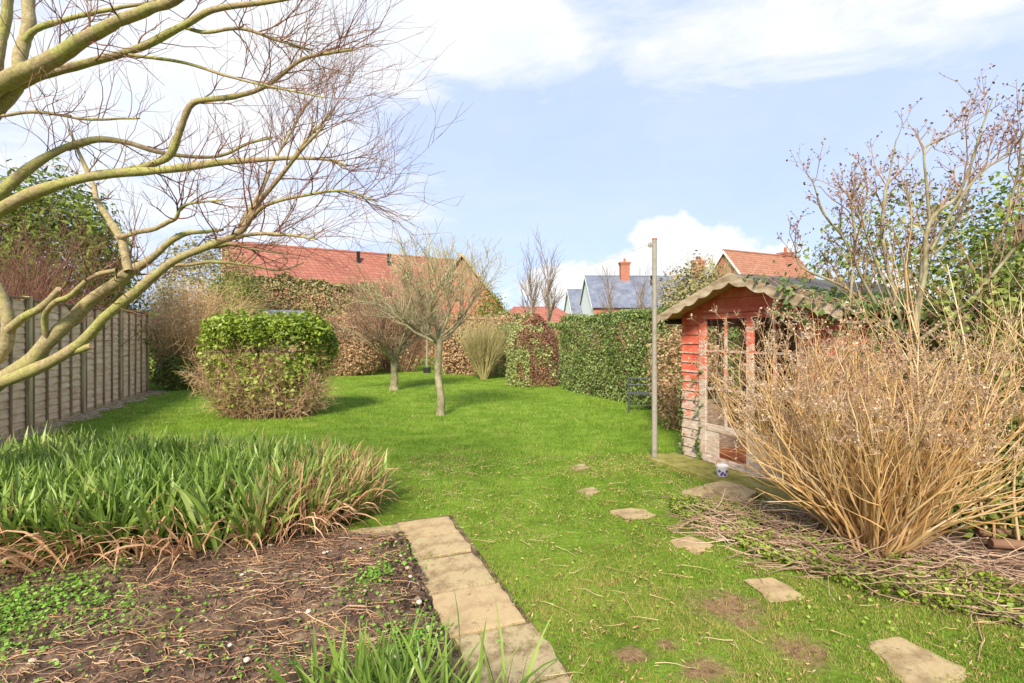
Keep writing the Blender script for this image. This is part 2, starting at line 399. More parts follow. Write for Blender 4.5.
sky.air_density = 1.0; sky.dust_density = .6; sky.ozone_density = 1.5
nt.links.new(mixc(nt, .75, sky.outputs[0], (2.7,3.75,6.4,1)), bg.inputs['Color']); bg.inputs['Strength'].default_value = .097
tc = nt.nodes.new('ShaderNodeTexCoord'); Vd = tc.outputs['Generated']
def spot(px, py, s, amp, zs=1.0):
    d = Vector(((px-512)/F, 1, (HZ-py)/F)).normalized()
    n = nt.nodes.new('ShaderNodeVectorMath'); n.operation = 'SUBTRACT'; nt.links.new(Vd, n.inputs[0]); n.inputs[1].default_value = d
    m_ = nt.nodes.new('ShaderNodeVectorMath'); m_.operation = 'MULTIPLY'; nt.links.new(n.outputs[0], m_.inputs[0]); m_.inputs[1].default_value = (1/s, 1/s, zs/s)
    q = nt.nodes.new('ShaderNodeVectorMath'); q.operation = 'DOT_PRODUCT'; nt.links.new(m_.outputs[0], q.inputs[0]); nt.links.new(m_.outputs[0], q.inputs[1])
    return mathn(nt, 'MULTIPLY', mathn(nt, 'EXPONENT', mathn(nt, 'MULTIPLY', q.outputs['Value'], -1)), amp)
def skynoise(scale, zs, det=8, dist=.3):
    mp = nt.nodes.new('ShaderNodeMapping'); mp.inputs['Scale'].default_value = (1, 1, zs); nt.links.new(Vd, mp.inputs['Vector'])
    return noise(nt, mp.outputs['Vector'], scale, det, .6, dist)
# low cumulus: small billows piled near the skyline
cum = None
for a in [(670,245,.09,.75,1.2), (715,262,.12,.7,1.3), (775,262,.09,.55,1.5), (640,280,.16,.6,1.8), (560,290,.12,.6,2.2), (500,300,.12,.4,2.2), (900,300,.25,.35,2)]:
    s_ = spot(*a); cum = s_ if cum is None else mathn(nt, 'MAXIMUM', cum, s_)
cn = skynoise(9, 1.4, 8, .2)
c1 = mathn(nt, 'MULTIPLY', mathn(nt, 'SUBTRACT', mathn(nt, 'ADD', cum, cn), .82), 7, None, True)
# high wisps: flat streaks above, thicker to the left
wis = None
for a in [(60,20,.5,.34,1.2), (250,130,.36,.24,1.4), (420,20,.2,.30,2.2), (560,10,.25,.24,4), (880,20,.35,.34,4.5), (740,20,.3,.2,5)]:
    s_ = spot(*a); wis = s_ if wis is None else mathn(nt, 'ADD', wis, s_)
wn = skynoise(3.6, 3.2, 9, .5)
c2 = mathn(nt, 'MULTIPLY', mathn(nt, 'SUBTRACT', mathn(nt, 'ADD', wis, wn), .61), 3.0, None, True)
c2 = mathn(nt, 'MULTIPLY', c2, .88)
thin = mathn(nt, 'MULTIPLY_ADD', skynoise(2, 3, 6, .3), .35, .12)
mask = mathn(nt, 'MAXIMUM', mathn(nt, 'MAXIMUM', c1, c2), thin)
bg2 = nt.nodes.new('ShaderNodeBackground')
shade = ramp(nt, skynoise(6, 2, 6, .2), [(.88,.92,1,1), (1,.99,.97,1)], [.3,.6])
nt.links.new(shade, bg2.inputs['Color']); bg2.inputs['Strength'].default_value = .56
mx = nt.nodes.new('ShaderNodeMixShader'); nt.links.new(mask, mx.inputs[0]); nt.links.new(bg.outputs[0], mx.inputs[1]); nt.links.new(bg2.outputs[0], mx.inputs[2])
nt.links.new(mx.outputs[0], out.inputs['Surface'])
vs = SC.view_settings; vs.view_transform = 'Standard'; vs.look = 'None'; vs.gamma = 1; vs.use_curve_mapping = False; vs.exposure = 1.0
SC.render.resolution_x = 1024; SC.render.resolution_y = 683

# ------------------------------------------------------------------ ground
def struct(o): o['kind'] = 'structure'; return o
struct(mesh('lawn', [(-400,-50,0),(400,-50,0),(400,900,0),(-400,900,0)], [(0,1,2,3)], 'lawn'))
PA = np.array([-.83, 3.79]); PD = np.array([.357, -.934]); PD /= np.linalg.norm(PD); PN = np.array([PD[1], -PD[0]]); PN = -PN   # PN to the right of the path
if PN[0] < 0: PN = -PN
def edgeX(D): return PA[0]+(PA[1]-D)*PD[0]/-PD[1]
# soil bed, clods raised a little
nx, ny = 260, 200
ys = np.linspace(.5, 3.58, ny); u = np.linspace(0, 1, nx)
Y, U = np.meshgrid(ys, u, indexing='ij'); X0 = -5.2; X = X0+(edgeX(Y)-.03-X0)*U
p3 = np.stack([X, Y, 0*X], -1)
e = np.minimum(np.minimum(U*20, (1-U)*25), np.minimum((ny-1-np.arange(ny))[:, None]/6., 1)); e = np.clip(e, 0, 1)
Z = .006+e*(.03+.018*sn(p3, 3)+.014*sn(p3, 11)+.012*np.abs(sn(p3, 26))+.006*rng.normal(size=X.shape)*.6)
def soilz(x, y): 
    q = np.stack([x, y, 0*x], -1); return .036+.018*sn(q, 3)+.014*sn(q, 11)
V = np.stack([X, Y, Z], -1).reshape(-1, 3)
ii = np.arange(nx*ny).reshape(ny, nx); Fq = np.stack([ii[:-1, :-1], ii[:-1, 1:], ii[1:, 1:], ii[1:, :-1]], -1).reshape(-1, 4)
struct(mesh('soil', V, Fq, 'soil', smooth=True))
# bare strip of earth at the foot of the fence
FP = np.array([-6.83, 6.83, 0]); FD = np.array([-.352, .936, 0]); FN = np.array([.936, .352, 0])   # FN towards the garden
rows = []
for k in range(70):
    s = -6+k*.18; wd = .35+.12*math.sin(k*.9)+.1*rng.random()
    rows.append((FP+FD*s-FN*.1+[0, 0, .004], FP+FD*s+FN*wd+[0, 0, .004]))
V = [x for r in rows for x in r]
struct(mesh('path_edge_soil', V, [(2*i, 2*i+1, 2*i+3, 2*i+2) for i in range(69)], M('dry_litter_soil', [lin(104,84,64), lin(154,132,106), lin(190,170,142), lin(110,128,60)], 9, .95, .6, 40, .02, pos=[.35,.5,.6,.72])))

# ------------------------------------------------------------------ paving
def slab(name, label, corners, z0, th, group=None, seed=0, cat='paving slab', rough_edge=.006):
    """an uneven stone slab: outline subdivided and jittered, top face slightly domed"""
    c = np.array(corners, float); ctr = c.mean(0); n = 22; V = []; Fs = []; sd = rng.uniform(0, 50, 3)
    g = np.linspace(0, 1, n+1)
    for j, v_ in enumerate(g):
        for i, u_ in enumerate(g):
            q = (c[0]*(1-u_)+c[1]*u_)*(1-v_)+(c[3]*(1-u_)+c[2]*u_)*v_
            ed = min(u_, 1-u_, v_, 1-v_); rd = abs(u_-.5)**6+abs(v_-.5)**6
            w_ = np.array([*q, 0])+sd
            if ed < .001: q = q+np.array([float(sn(w_, 9)), float(sn(w_+7, 9))])*rough_edge*2.2
            q = q+(ctr-q)*rd*(.4 if rough_edge < .01 else 5)
            V.append((q[0]-ctr[0], q[1]-ctr[1], th+.002*float(sn(w_, 5))-(.003 if ed < .001 else 0)))
    m = n+1; ii_ = lambda i, j: j*m+i
    for j in range(n):
        for i in range(n): Fs.append((ii_(i, j), ii_(i+1, j), ii_(i+1, j+1), ii_(i, j+1)))
    rim = [ii_(i, 0) for i in range(n)]+[ii_(n, j) for j in range(n)]+[ii_(i, n) for i in range(n, 0, -1)]+[ii_(0, j) for j in range(n, 0, -1)]
    k0 = len(V)
    for q in rim: V.append((V[q][0], V[q][1], -.03))
    for q in range(len(rim)): w2 = (q+1) % len(rim); Fs.append((rim[q], k0+q, k0+w2, rim[w2]))
    o = mesh(name, V, Fs, 'slab', loc=(ctr[0], ctr[1], z0)); tag(o, label, cat, group); return o
edges = [3.80, 3.48, 3.155, 2.74, 2.345, 1.96, 1.56]
labs = ['farthest slab of the path, where it turns the corner by the lawn', 'second slab from the far corner of the straight slab path',
        'yellowish middle slab of the path, beside the dark soil', 'large pale slab of the path, its far corners level with weeds in the soil',
        'warm buff slab behind the strap leaves at the bottom edge', 'nearest slab, mostly hidden below the bottom edge by leaves']
SLABP = []
for i in range(6):
    a = (edges[i]-PA[1])/PD[1]; b = (edges[i+1]-PA[1])/PD[1]
    j = rng.normal()*.008
    a += .006; b -= .006
    cs = [PA+PD*a+PN*j, PA+PD*b+PN*j, PA+PD*b+PN*(.375+j), PA+PD*a+PN*(.375+j)]
    SLABP.append(cs); slab('paving_slab', labs[i], cs, 0, .014+.004*(i % 2), 'slabs of the garden path')
for i, (o_, l_, zz) in enumerate([(.02, 'mossy slab left of the path corner, against the strap leaves', .42), (.46, 'half buried slab under the trailing dead leaves, left of the corner', .40)]):
    a = PA-PN*(o_); cs = [a+PD*.02, a-PN*zz+PD*.02, a-PN*zz+PD*.36, a+PD*.36]
    SLABP.append(cs); slab('paving_slab', l_, cs, .0, .016, 'slabs of the garden path')
q0 = PA-PN*.05-PD*.04; q1 = PA+PD*2.6-PN*.05; q2 = PA+PD*2.6+PN*.40; q3 = PA-PD*.04+PN*.40
struct(mesh('path_bedding_soil', [(*q, .004) for q in (q0, q1, q2, q3)], [(0,1,2,3)], 'soil'))
steps = [([(606,511),(634,508),(657,517),(628,523)], 'flat pale stepping stone in the lawn, third from the far end'),
         ([(665,541),(690,536),(719,547),(693,554)], 'tan stepping stone beside the tip of the twig pile'),
         ([(738,580),(772,577),(812,600),(776,607)], 'cream stepping stone with a dry twig across its edge'),
         ([(862,641),(898,635),(975,676),(915,700)], 'largest stepping stone, grey, at the bottom right'),
         ([(571,466),(583,464),(592,469),(578,472)], 'smallest and farthest stepping stone, half grown over'),
         ([(578,490),(594,487),(602,493),(588,497)], 'small brown stepping stone, second from the far end')]
for pts, l_ in steps:
    cs = [G(*p)[:2] for p in pts]; SLABP.append(cs)
    slab('stepping_stone', l_, cs, -.026, .035, 'stepping stones across the lawn', cat='stepping stone', rough_edge=.024)

# ------------------------------------------------------------------ fence
fence = thing('panel_fence', 'long grey overlapped-board fence with brown battens along the left side', 'fence', FP, math.atan2(FD[1], FD[0]))
PW = 1.83; s_end = 6.16; n_pan = 6
for k in range(n_pan+1):
    s = s_end-k*PW; mb = MB(); h = 2.0+.02*rng.normal()
    mb.box((s-.05, -.05, -.1), (s+.05, .05, h)).build('post', 'wood_post', fence, .006)
    if k == n_pan: break
    a = s-PW+.05; b = s-.05; pb = MB(); z = .06; dz = rng.normal()*.015
    while z < 1.84:
        hb = .125
        # waney board: top edge in, bottom edge out, wavy lower edge
        n = 14; vs_ = []; amp = rng.uniform(.004, .012); ph = rng.uniform(0, 6)
        for i in range(n+1):
            x = a+(b-a)*i/n; wv = amp*math.sin(i*1.1+ph)+rng.normal()*.002
            vs_ += [(x, -.028, z+wv), (x, -.012, z+wv), (x, -.010, z+hb+.02), (x, .002, z+hb+.02)]
        fs = []
        for i in range(n):
            q = 4*i
            fs += [(q, q+4, q+6, q+2), (q+1, q+3, q+7, q+5), (q, q+1, q+5, q+4), (q+2, q+6, q+7, q+3)]
        pb.add(vs_, fs); z += hb-.012
    pan = pb.build('board_panel', 'wood_grey', fence)
    for j in range(5):
        x = a+.04+(b-a-.08)*j/4; ln = rng.normal()*.012
        for sd_ in (-1,):
            mbb = MB().prism([(x-.02, -.05, .03), (x+.02, -.05, .03), (x+.02+ln, -.05, 1.9+dz), (x-.02+ln, -.05, 1.9+dz)], (0, .021, 0))
            mbb.build('batten', 'wood_batten', pan, .003)
    MB().box((a, -.055, 1.905+dz), (b, .02, 1.935+dz)).build('capping_rail', 'wood_batten', fence, .003)
# the fence's face towards the garden is local -y ; gravel board
    MB().box((a, -.03, -.05), (b, -.005, .07)).build('gravel_board', 'wood_post', fence)

# ------------------------------------------------------------------ summerhouse
SU = np.array([.403, -.915]); SU /= np.linalg.norm(SU); SB = np.array([-SU[1], SU[0]])
SP = np.array([1.96, 5.88])
def S3(t, v, z): return np.array([SP[0]+SU[0]*t+SB[0]*v, SP[1]+SU[1]*t+SB[1]*v, z])
shed = thing('summerhouse', 'small summerhouse with flaking red paint, glazed double doors and a scalloped bargeboard', 'summerhouse', (SP[0], SP[1], 0), math.atan2(SU[1], SU[0]))
SW, SD, TA = 1.87, 1.75, .934
zE = 1.63; zA = 1.96; pitch = (2.05-1.66)/1.084
def zr(t): return zA-abs(t-TA)*pitch     # underside of the roof at t
BP = .105
def boards(mb, t0, t1, z0, z1fun, y0=0., dy=-1, axis='x'):
    """shiplap: each board wedge-shaped, following a sloping top if needed"""
    z = z0
    while z < 2.1:
        za, zb = z, z+BP-.004
        top = z1fun
        # clip the row between t0 and t1 where the roof allows
        ts = np.linspace(t0, t1, 41); ok = [t for t in ts if top(t) > za+.012]
        if not ok: break
        ta, tb = ok[0], ok[-1]
        n = 20; q = np.linspace(ta, tb, n+1); V = []; Fs = []
        for t in q:
            zt = min(zb, top(t))
            fo = .018; fi = .006
            for (yy, zz) in ((dy*fo, za), (dy*fi-dy*0, zt), (-dy*.012, zt), (-dy*.012, za)):
                V.append((t, y0+yy, zz) if axis == 'x' else (y0-yy, t, zz))
        for i in range(n):
            c = 4*i
            for k in range(4): Fs.append((c+k, c+(k+1) % 4, c+4+(k+1) % 4, c+4+k))
        Fs += [(0,1,2,3), (4*n+3, 4*n+2, 4*n+1, 4*n)]
        mb.add(V, Fs); z += BP
    return mb
D0, D1 = .33, 1.54; DM = .965; DT = 1.63
fz = .04
fw = MB()
boards(fw, 0, D0-.05, fz, lambda t: min(zr(t), 2.1))
boards(fw, D1+.05, SW, fz, lambda t: zr(t))
mb2 = MB(); z = DT+.05
def top_gable(mb):
    z = DT+.045
    boards(mb, D0-.05, D1+.05, z, lambda t: zr(t))
top_gable(fw)
wall = fw.build('front_wall', 'red_boards', shed); wall['label'] = 'red front boards, paint flaked to pale wood lower down'
sw = MB()
# side wall with a window gap (left) and plain (right), back wall
boards(sw, 0, SD, fz, lambda t: .78, y0=0, dy=1, axis='y')
def sidewall(name, x, sgn):
    m = MB(); th = .02*sgn
    if name == 'left':
        for (v0, v1, z0, z1) in ((0.02,.12,fz,zE), (.95,SD,fz,zE), (.12,.95,fz,.60), (.12,.95,1.55,zE)):
            m.box((x-.012, v0, z0), (x+.012, v1, z1))
    else:
        zz = fz
        while zz < zE-.02:
            m.prism([(x-.012, .02, zz), (x+.018, .02, zz), (x+.006, .02, min(zz+BP-.004, zE)), (x-.012, .02, min(zz+BP-.004, zE))], (0, SD-.02, 0)); zz += BP
    return m
sidewall('left', .012, 1).build('side_wall', 'red_boards', shed)
sidewall('right', SW-.012, 1).build('side_wall', 'red_boards', shed)
bw = MB(); poly = [(0, SD, fz), (SW, SD, fz), (SW, SD, zr(SW)-.01), (TA, SD, zA-.01), (0, SD, zr(0)-.01)]
bw.prism(poly, (0, .02, 0)); bw.build('back_wall', 'inner_wood', shed)
wf = MB()
for v0, v1, z0, z1 in ((.12,.16,.60,1.55), (.91,.95,.60,1.55), (.16,.91,.60,.64), (.16,.91,1.51,1.55), (.52,.545,.64,1.51)):
    wf.box((-.006, v0, z0), (.036, v1, z1))
sfr = wf.build('side_window', 'red_frame', shed)
MB().box((.012, .16, .64), (.016, .91, 1.51)).build('pane', 'glass', sfr)
MB().box((0.02, 0.0, .0), (SW-.02, SD, .05)).build('floor', 'inner_wood', shed)
# studs inside
st = MB()
for v in (.05, .97, 1.6): st.box((.03, v, .05), (.07, v+.04, zE-.02))
for t in (.4, .95, 1.5): st.box((t, SD-.05, .05), (t+.04, SD-.002, zr(t)-.03))
st.box((.03, .06, 1.5), (.06, SD-.06, 1.54)); st.build('inner_stud', 'inner_wood', shed)
cb = MB()
for t in (0, SW-.06): cb.box((t-.012 if t == 0 else t+.012, -.034, fz-.02), (t+.045 if t == 0 else t+.072, -.019, zr(max(t, .02))-.03))
# door frame
df = MB()
df.box((D0-.05, -.03, fz-.01), (D0, .03, DT+.045)); df.box((D1, -.03, fz-.01), (D1+.05, .03, DT+.045)); df.box((D0, -.03, DT), (D1, .03, DT+.045))
df.build('door_frame', 'red_frame', shed, .003)
MB().box((D0-.05, -.06, .0), (D1+.05, .03, fz-.012)).build('door_sill', 'pale_door', shed, .004)
def door(x0, x1, y, mt, lowhole, ang=0, hinge=None):
    """glazed door: two columns and three rows of panes over a boarded foot"""
    d = MB(); sw_ = .05; z0, z1 = fz, DT-.006; g0 = .45; th = .032
    d.box((x0, y-th, z0), (x0+sw_, y, z1)); d.box((x1-sw_, y-th, z0), (x1, y, z1))
    d.box((x0+sw_, y-th+.002, z1-.055), (x1-sw_, y-.002, z1)); d.box((x0+sw_, y-th+.002, z0), (x1-sw_, y-.002, z0+.07)); d.box((x0+sw_, y-th+.002, g0-.07), (x1-sw_, y-.002, g0))
    o = d.build('door', mt, shed, .003)
    gz = [g0, g0+.38, g0+.78, z1-.055]; xm = (x0+x1)/2
    bars = MB(); bars.box((xm-.012, y-th+.004, g0), (xm+.012, y-.004, z1-.055))
    for zz in gz[1:3]: 
        bars.box((x0+sw_, y-th+.006, zz-.012), (xm-.012, y-.006, zz+.012)); bars.box((xm+.012, y-th+.006, zz-.012), (x1-sw_, y-.006, zz+.012))
    bars.build('glazing_bars', 'pale_door', o)
    for i in range(3):
        for a, b in ((x0+sw_, xm-.012), (xm+.012, x1-sw_)):
            mm = MB().box((a, y-th/2-.002, gz[i]+(.012 if i else 0)), (b, y-th/2+.002, gz[i+1]-.012*(i < 2)))
            mm.build('pane', 'glass', o)
    pl = MB()
    if lowhole: pl.box((x0+sw_, y-th+.008, z0+.07), (x0+sw_+.17, y-.008, g0-.07))
    else:
        k = 0; x = x0+sw_
        while x < x1-sw_-.01:
            pl.box((x, y-th+.006+.002*(k % 2), z0+.07), (min(x+.085, x1-sw_), y-.008, g0-.07)); x += .088; k += 1
    pl.build('foot_panel', 'pale_door', o)
    return o
dl = door(D0+.003, DM-.002, 0, 'red_frame', True); dl['label'] = 'left door, foot panel broken open'
dr = door(DM+.002, D1-.003, -.028, 'pale_door', False); dr['label'] = 'right door, mostly bare grey wood'
MB().box((DM-.02, -.064, fz+.0), (DM+.02, -.061, DT-.02)).build('cover_strip', 'red_frame', shed)
# roof: two slopes
OV = .24; t_l, t_r = TA-1.084, TA+1.084
def slope(side, lo, hi, v0, v1):
    te = t_l if side < 0 else t_r
    pts = [(TA, v0, zA+lo), (te, v0, zA+lo-1.084*pitch), (te, v0, zA+hi-1.084*pitch), (TA, v0, zA+hi)]
    return pts
for side in (-1, 1):
    m = MB(); m.prism(slope(side, .002, .02, -OV+.02, 0), (0, SD+OV+.1, 0)); r = m.build('roof_deck', 'soffit', shed)
    m = MB(); m.prism(slope(side, .022, .03, -OV-.012, 0), (0, SD+OV+.15, 0)); m.build('roof_felt', 'felt', shed)
    # scalloped bargeboard
    te = t_l if side < 0 else t_r; n = 96; top = []; bot = []
    for i in range(n+1):
        f = i/n; t = TA+(te-TA)*f; zc = zA+.038-abs(t-TA)*pitch
        dep = .074+.030*abs(math.sin(f*PI*5.5)) + (.02*(1-f*8) if f < .125 else 0)
        top.append((t, -OV-.04, zc)); bot.append((t, -OV-.04, zc-dep))
    V = []; Fs = []
    for i in range(n+1):
        V += [top[i], bot[i], (bot[i][0], bot[i][1]+.02, bot[i][2]), (top[i][0], top[i][1]+.02, top[i][2])]
    for i in range(n):
        c = 4*i
        for k in range(4): Fs.append((c+k, c+(k+1) % 4, c+4+(k+1) % 4, c+4+k))
    Fs += [(0,1,2,3), (4*n, 4*n+1, 4*n+2, 4*n+3)]
    mesh('bargeboard', V, Fs, 'barge', shed, off=(0, 0, 0))
g = MB()   # gutter under the left eave
n = 10
for i in range(n):
    a0, a1 = PI+PI*i/n, PI+PI*(i+1)/n
    x, z, r = t_l+.02, zr(t_l)+.0, .045
    g.prism([(x+r*math.cos(a0), 0, z+r*math.sin(a0)), (x+r*math.cos(a1), 0, z+r*math.sin(a1)), (x+(r-.006)*math.cos(a1), 0, z+(r-.006)*math.sin(a1)), (x+(r-.006)*math.cos(a0), 0, z+(r-.006)*math.sin(a0))], (0, SD, 0))
for v in g.v: pass
g.v = [(a, b-.12, c) for a, b, c in g.v]
g.build('gutter', 'black', shed)
# mossy base the summerhouse stands on
pb = MB(); pb.box((-.05, -.42, 0), (SW+.2, -.062, .055)); pb.box((-.05, -.062, 0), (SW+.2, SD, -.001+.002))
step = MB().box((0, 0, -.02), (SW+.3, .44, .05)); 
st_o = step.build('concrete_plinth', 'moss', None, .012); st_o.location = tuple(S3(-.05, -.50, 0)); st_o.rotation_euler = (0, 0, math.atan2(SU[1], SU[0]))
tag(st_o, 'low moss covered concrete strip along the front of the summerhouse', 'plinth')
# stacked loose slabs in front
for pts, z0, l_ in (([(678,491),(703,484),(758,500),(735,510)], .0, 'lower sandy flagstone lying on the ground before the plinth'),
                    ([(700,489),(722,483),(762,497),(742,505)], .035, 'upper sandy flagstone lying askew on another one before the plinth')):
    cs = [G(p[0], p[1]+4)[:2] for p in pts]; SLABP.append(cs)
    slab('flagstone', l_, cs, z0, .04, 'loose flagstones before the summerhouse', cat='flagstone', rough_edge=.012)
# patterned pot on the plinth
pt = S3(.93, -.36, .052); pot = thing('flower_pot', 'small white pot with a purple flower pattern and wire handle on the mossy plinth', 'flower pot', pt)
prof = [(0,.0),(.042,.0),(.05,.01),(.058,.09),(.063,.1),(.063,.108),(.055,.108),(.05,.08),(0,.078)]
V = []; Fs = []; n = 24
for r, z in prof:
    for i in range(n): V.append((max(r, .001)*math.cos(2*PI*i/n), max(r, .001)*math.sin(2*PI*i/n), z))
for j in range(len(prof)-1):
    for i in range(n): Fs.append((j*n+i, j*n+(i+1) % n, (j+1)*n+(i+1) % n, (j+1)*n+i))
mesh('pot_body', V, Fs, 'pot', pot, smooth=True)
mk = MB()
for ang_, z in ((-1.9,.045), (-2.4,.06), (-1.5,.03), (-1.2,.06), (-2.1,.03)):
    r = .0555; c = np.array([r*math.cos(ang_), r*math.sin(ang_), z]); nn = np.array([math.cos(ang_), math.sin(ang_), 0]); tt = np.array([-math.sin(ang_), math.cos(ang_), 0])
    for k in range(5):
        a = 2*PI*k/5; q = c+(tt*math.cos(a)+np.array([0, 0, 1])*math.sin(a))*.008
        ring = [q+(tt*math.cos(b)+np.array([0, 0, 1])*math.sin(b))*.006 for b in np.linspace(0, 2*PI, 7)[:-1]]
        mk.prism(ring, nn*.003)
mk.build('painted_flowers', 'pot_mark', pot)
MB().tube((0,0,.07), (0,0,.084), .05, .05, 16).build('compost', 'soil', pot)
h = [(.06*math.cos(a), 0, .1+.075*math.sin(a)) for a in np.linspace(0, PI, 12)]
P_, R_ = poly_paths([[(np.array(p), .0022) for p in h]], 16, 0); mesh('wire_handle', *tubes(P_, R_, 6), 'terracotta', pot, off=(0,0,0), smooth=True)

# ------------------------------------------------------------------ washing line, pole, bench
pb_ = G(654.5, 461); pt_ = 2.46
pole = thing('washing_line_post', 'tall grey metal washing line post standing beside the summerhouse', 'post', pb_)
MB().tube((0,0,-.1), (0,0,1.05), .030, .030, 16).tube((0,0,1.05), (0,0,pt_), .0255, .0255, 16).build('pole', 'galv', pole)
MB().tube((0,0,pt_), (0,0,pt_+.012), .028, .028, 16).build('end_cap', 'terracotta', pole)
V_ = MB(); V_.tube((-.045,-.01,pt_-.06), (-.045,.01,pt_-.06), .028, .028, 14).tube((-.045,-.02,pt_-.06), (-.045,.02,pt_-.06), .008, .008, 8); V_.box((-.05,-.014,pt_-.065), (-.02,.014,pt_-.055)); V_.build('pulley', 'galv', pole)
fb = W(427, 372, 19.0); fb[2] = 0
pole2 = thing('washing_line_post', 'thin dark far post of the washing line between the bare trees', 'post', fb)
MB().tube((0,0,-.1), (0,0,2.5), .035, .03, 12).build('pole', 'galv', pole2)
MB().box((-.12,-.12,0), (.12,.12,.22)).build('base_box', 'black', pole2, .02)
a = pb_+np.array([-.07, 0, pt_-.06]); b = fb+np.array([0, 0, 2.45]); ln = []
for i in range(20):
    f = i/19; p = a+(b-a)*f; p[2] -= .25*4*f*(1-f)*.6; ln.append((p, .0028))
P_, R_ = poly_paths([ln], 40, 0); o = mesh('washing_line', *tubes(P_, R_, 6), 'white'); tag(o, 'thin white washing line sagging between the two metal posts', 'washing line')
bl = G(629, 413); bench = thing('garden_bench', 'low dark metal garden bench on the lawn at the foot of the hedge', 'bench', bl, math.radians(-12))
for x, y in ((0,0), (.68,0), (0,.32), (.68,.32)):
    MB().tube((x,y,0), (x,y,.34 if y == 0 else .62), .014, .014, 8).build('leg', 'dark_metal', bench)
m = MB()
for y in np.linspace(0, .32, 6): m.box((-.02, y-.018, .34), (.70, y+.018, .355))
m.build('seat', 'dark_metal', bench)
m = MB(); m.tube((0,.32,.6), (.68,.32,.6), .012); m.tube((0,.32,.48), (.68,.32,.48), .01)
m.build('backrest', 'dark_metal', bench)
MB().tube((0,0,.14), (.68,0,.14), .009).build('stretcher', 'dark_metal', bench)

# ------------------------------------------------------------------ houses
def gable_house(name, label, ra, rb, hw, zr_, ze, wall_m, roof_m, parts=None, over=.3, hip=0):
    """ridge from ra to rb (x,y), half width hw, ridge and eave height"""
    ra = np.array(ra, float); rb = np.array(rb, float); d = rb-ra; L = np.linalg.norm(d); d /= L
    t = thing(name, label, 'house', (ra[0], ra[1], 0), math.atan2(d[1], d[0]))
    pts = [(0,-hw,0), (0,hw,0), (0,hw,ze), (0,0,zr_-.15) if not hip else (0,hw,ze), (0,-hw,ze)]
    w_ = MB()
    if hip: w_.box((0,-hw,0), (L,hw,ze))
    else: w_.prism([(0,-hw,0), (0,hw,0), (0,hw,ze), (0,0,zr_-.12), (0,-hw,ze)], (L, 0, 0))
    w_.build('walls', wall_m, t)
    sl_ = (zr_-ze)/hw; r = MB(); e = hw+over; ez = ze-over*sl_
    for s in (-1, 1):
        a, b = -over*.6+hip, L+over*.6-hip
        q = [(-over*.6,s*e,ez), (L+over*.6,s*e,ez), (b,0,zr_), (a,0,zr_)]
        r.prism([np.array(p) for p in q], (0, 0, .10))
    if hip:
        for x0, x1 in ((-over*.6, hip-over*.6), (L+over*.6, L+over*.6-hip)):
            r.prism([(x0,-e,ez), (x0,e,ez), (x1,0,zr_)], (0, 0, .10))
    ro = r.build('roof', roof_m, t)
    MB().tube((-over*.6+hip,0,zr_+.06), (L+over*.6-hip,0,zr_+.06), .11, .11, 8).build('ridge_tiles', roof_m, ro)
    if not hip:
        for x in (-over*.6-.03, L+over*.6):
            vb = MB()
            for s in (-1, 1): vb.prism([(x,0,zr_+.08), (x,s*e,ez+.08), (x,s*e,ez-.16), (x,0,zr_-.16)], (.03, 0, 0))
            vb.build('verge_board', 'white', ro)
    return t, ro, L
def chimney(ro, x, y, z0, z1, w_=.9, pots=1):
    c = MB(); c.box((x-w_/2,y-.35,z0), (x+w_/2,y+.35,z1)); c.box((x-w_/2-.07,y-.42,z1), (x+w_/2+.07,y+.42,z1+.16)); c.box((x-w_/2-.12,y-.47,z1+.16), (x+w_/2+.12,y+.47,z1+.3))
    o = c.build('chimney', 'brick', ro)
    for k in range(pots):
        m = MB(); xx = x+(k-(pots-1)/2)*.35; m.tube((xx,y,z1+.3), (xx,y,z1+.75), .13, .11, 12); m.build('chimney_pot', 'terracotta', o)
def hwindow(t, x0, x1, y, z0, z1, n=2):
    f = MB(); f.box((x0,y-.06,z0), (x0+.07,y,z1)); f.box((x1-.07,y-.06,z0), (x1,y,z1)); f.box((x0+.07,y-.06,z1-.07), (x1-.07,y,z1)); f.box((x0+.07,y-.06,z0), (x1-.07,y,z0+.09))
    for k in range(1, n): xx = x0+(x1-x0)*k/n; f.box((xx-.035,y-.055,z0+.09), (xx+.035,y,z1-.07))
    o = f.build('window', 'white', t); MB().box((x0+.07,y-.025,z0+.09), (x1-.07,y-.015,z1-.07)).build('pane', 'window_dark', o)
A = W(225, 244, 31.2); B = W(452, 261, 38.7)
h1, r1, L1 = gable_house('brick_house', 'long red tiled roof beyond the hedge at left, with a brick gable', (A[0], A[1]), B[:2], 4.2, 7.0, 3.2, 'brick', 'roof_tile')
for x in (.52*L1, .66*L1):
    MB().box((x-.1,-1.0,6.2), (x+.1,-.8,7.0)).build('roof_vent', 'black', r1)
g0 = W(462, 255, 33.5)
h1b = MB(); 
loc = np.array(h1.matrix_basis.inverted() @ Vector(g0))
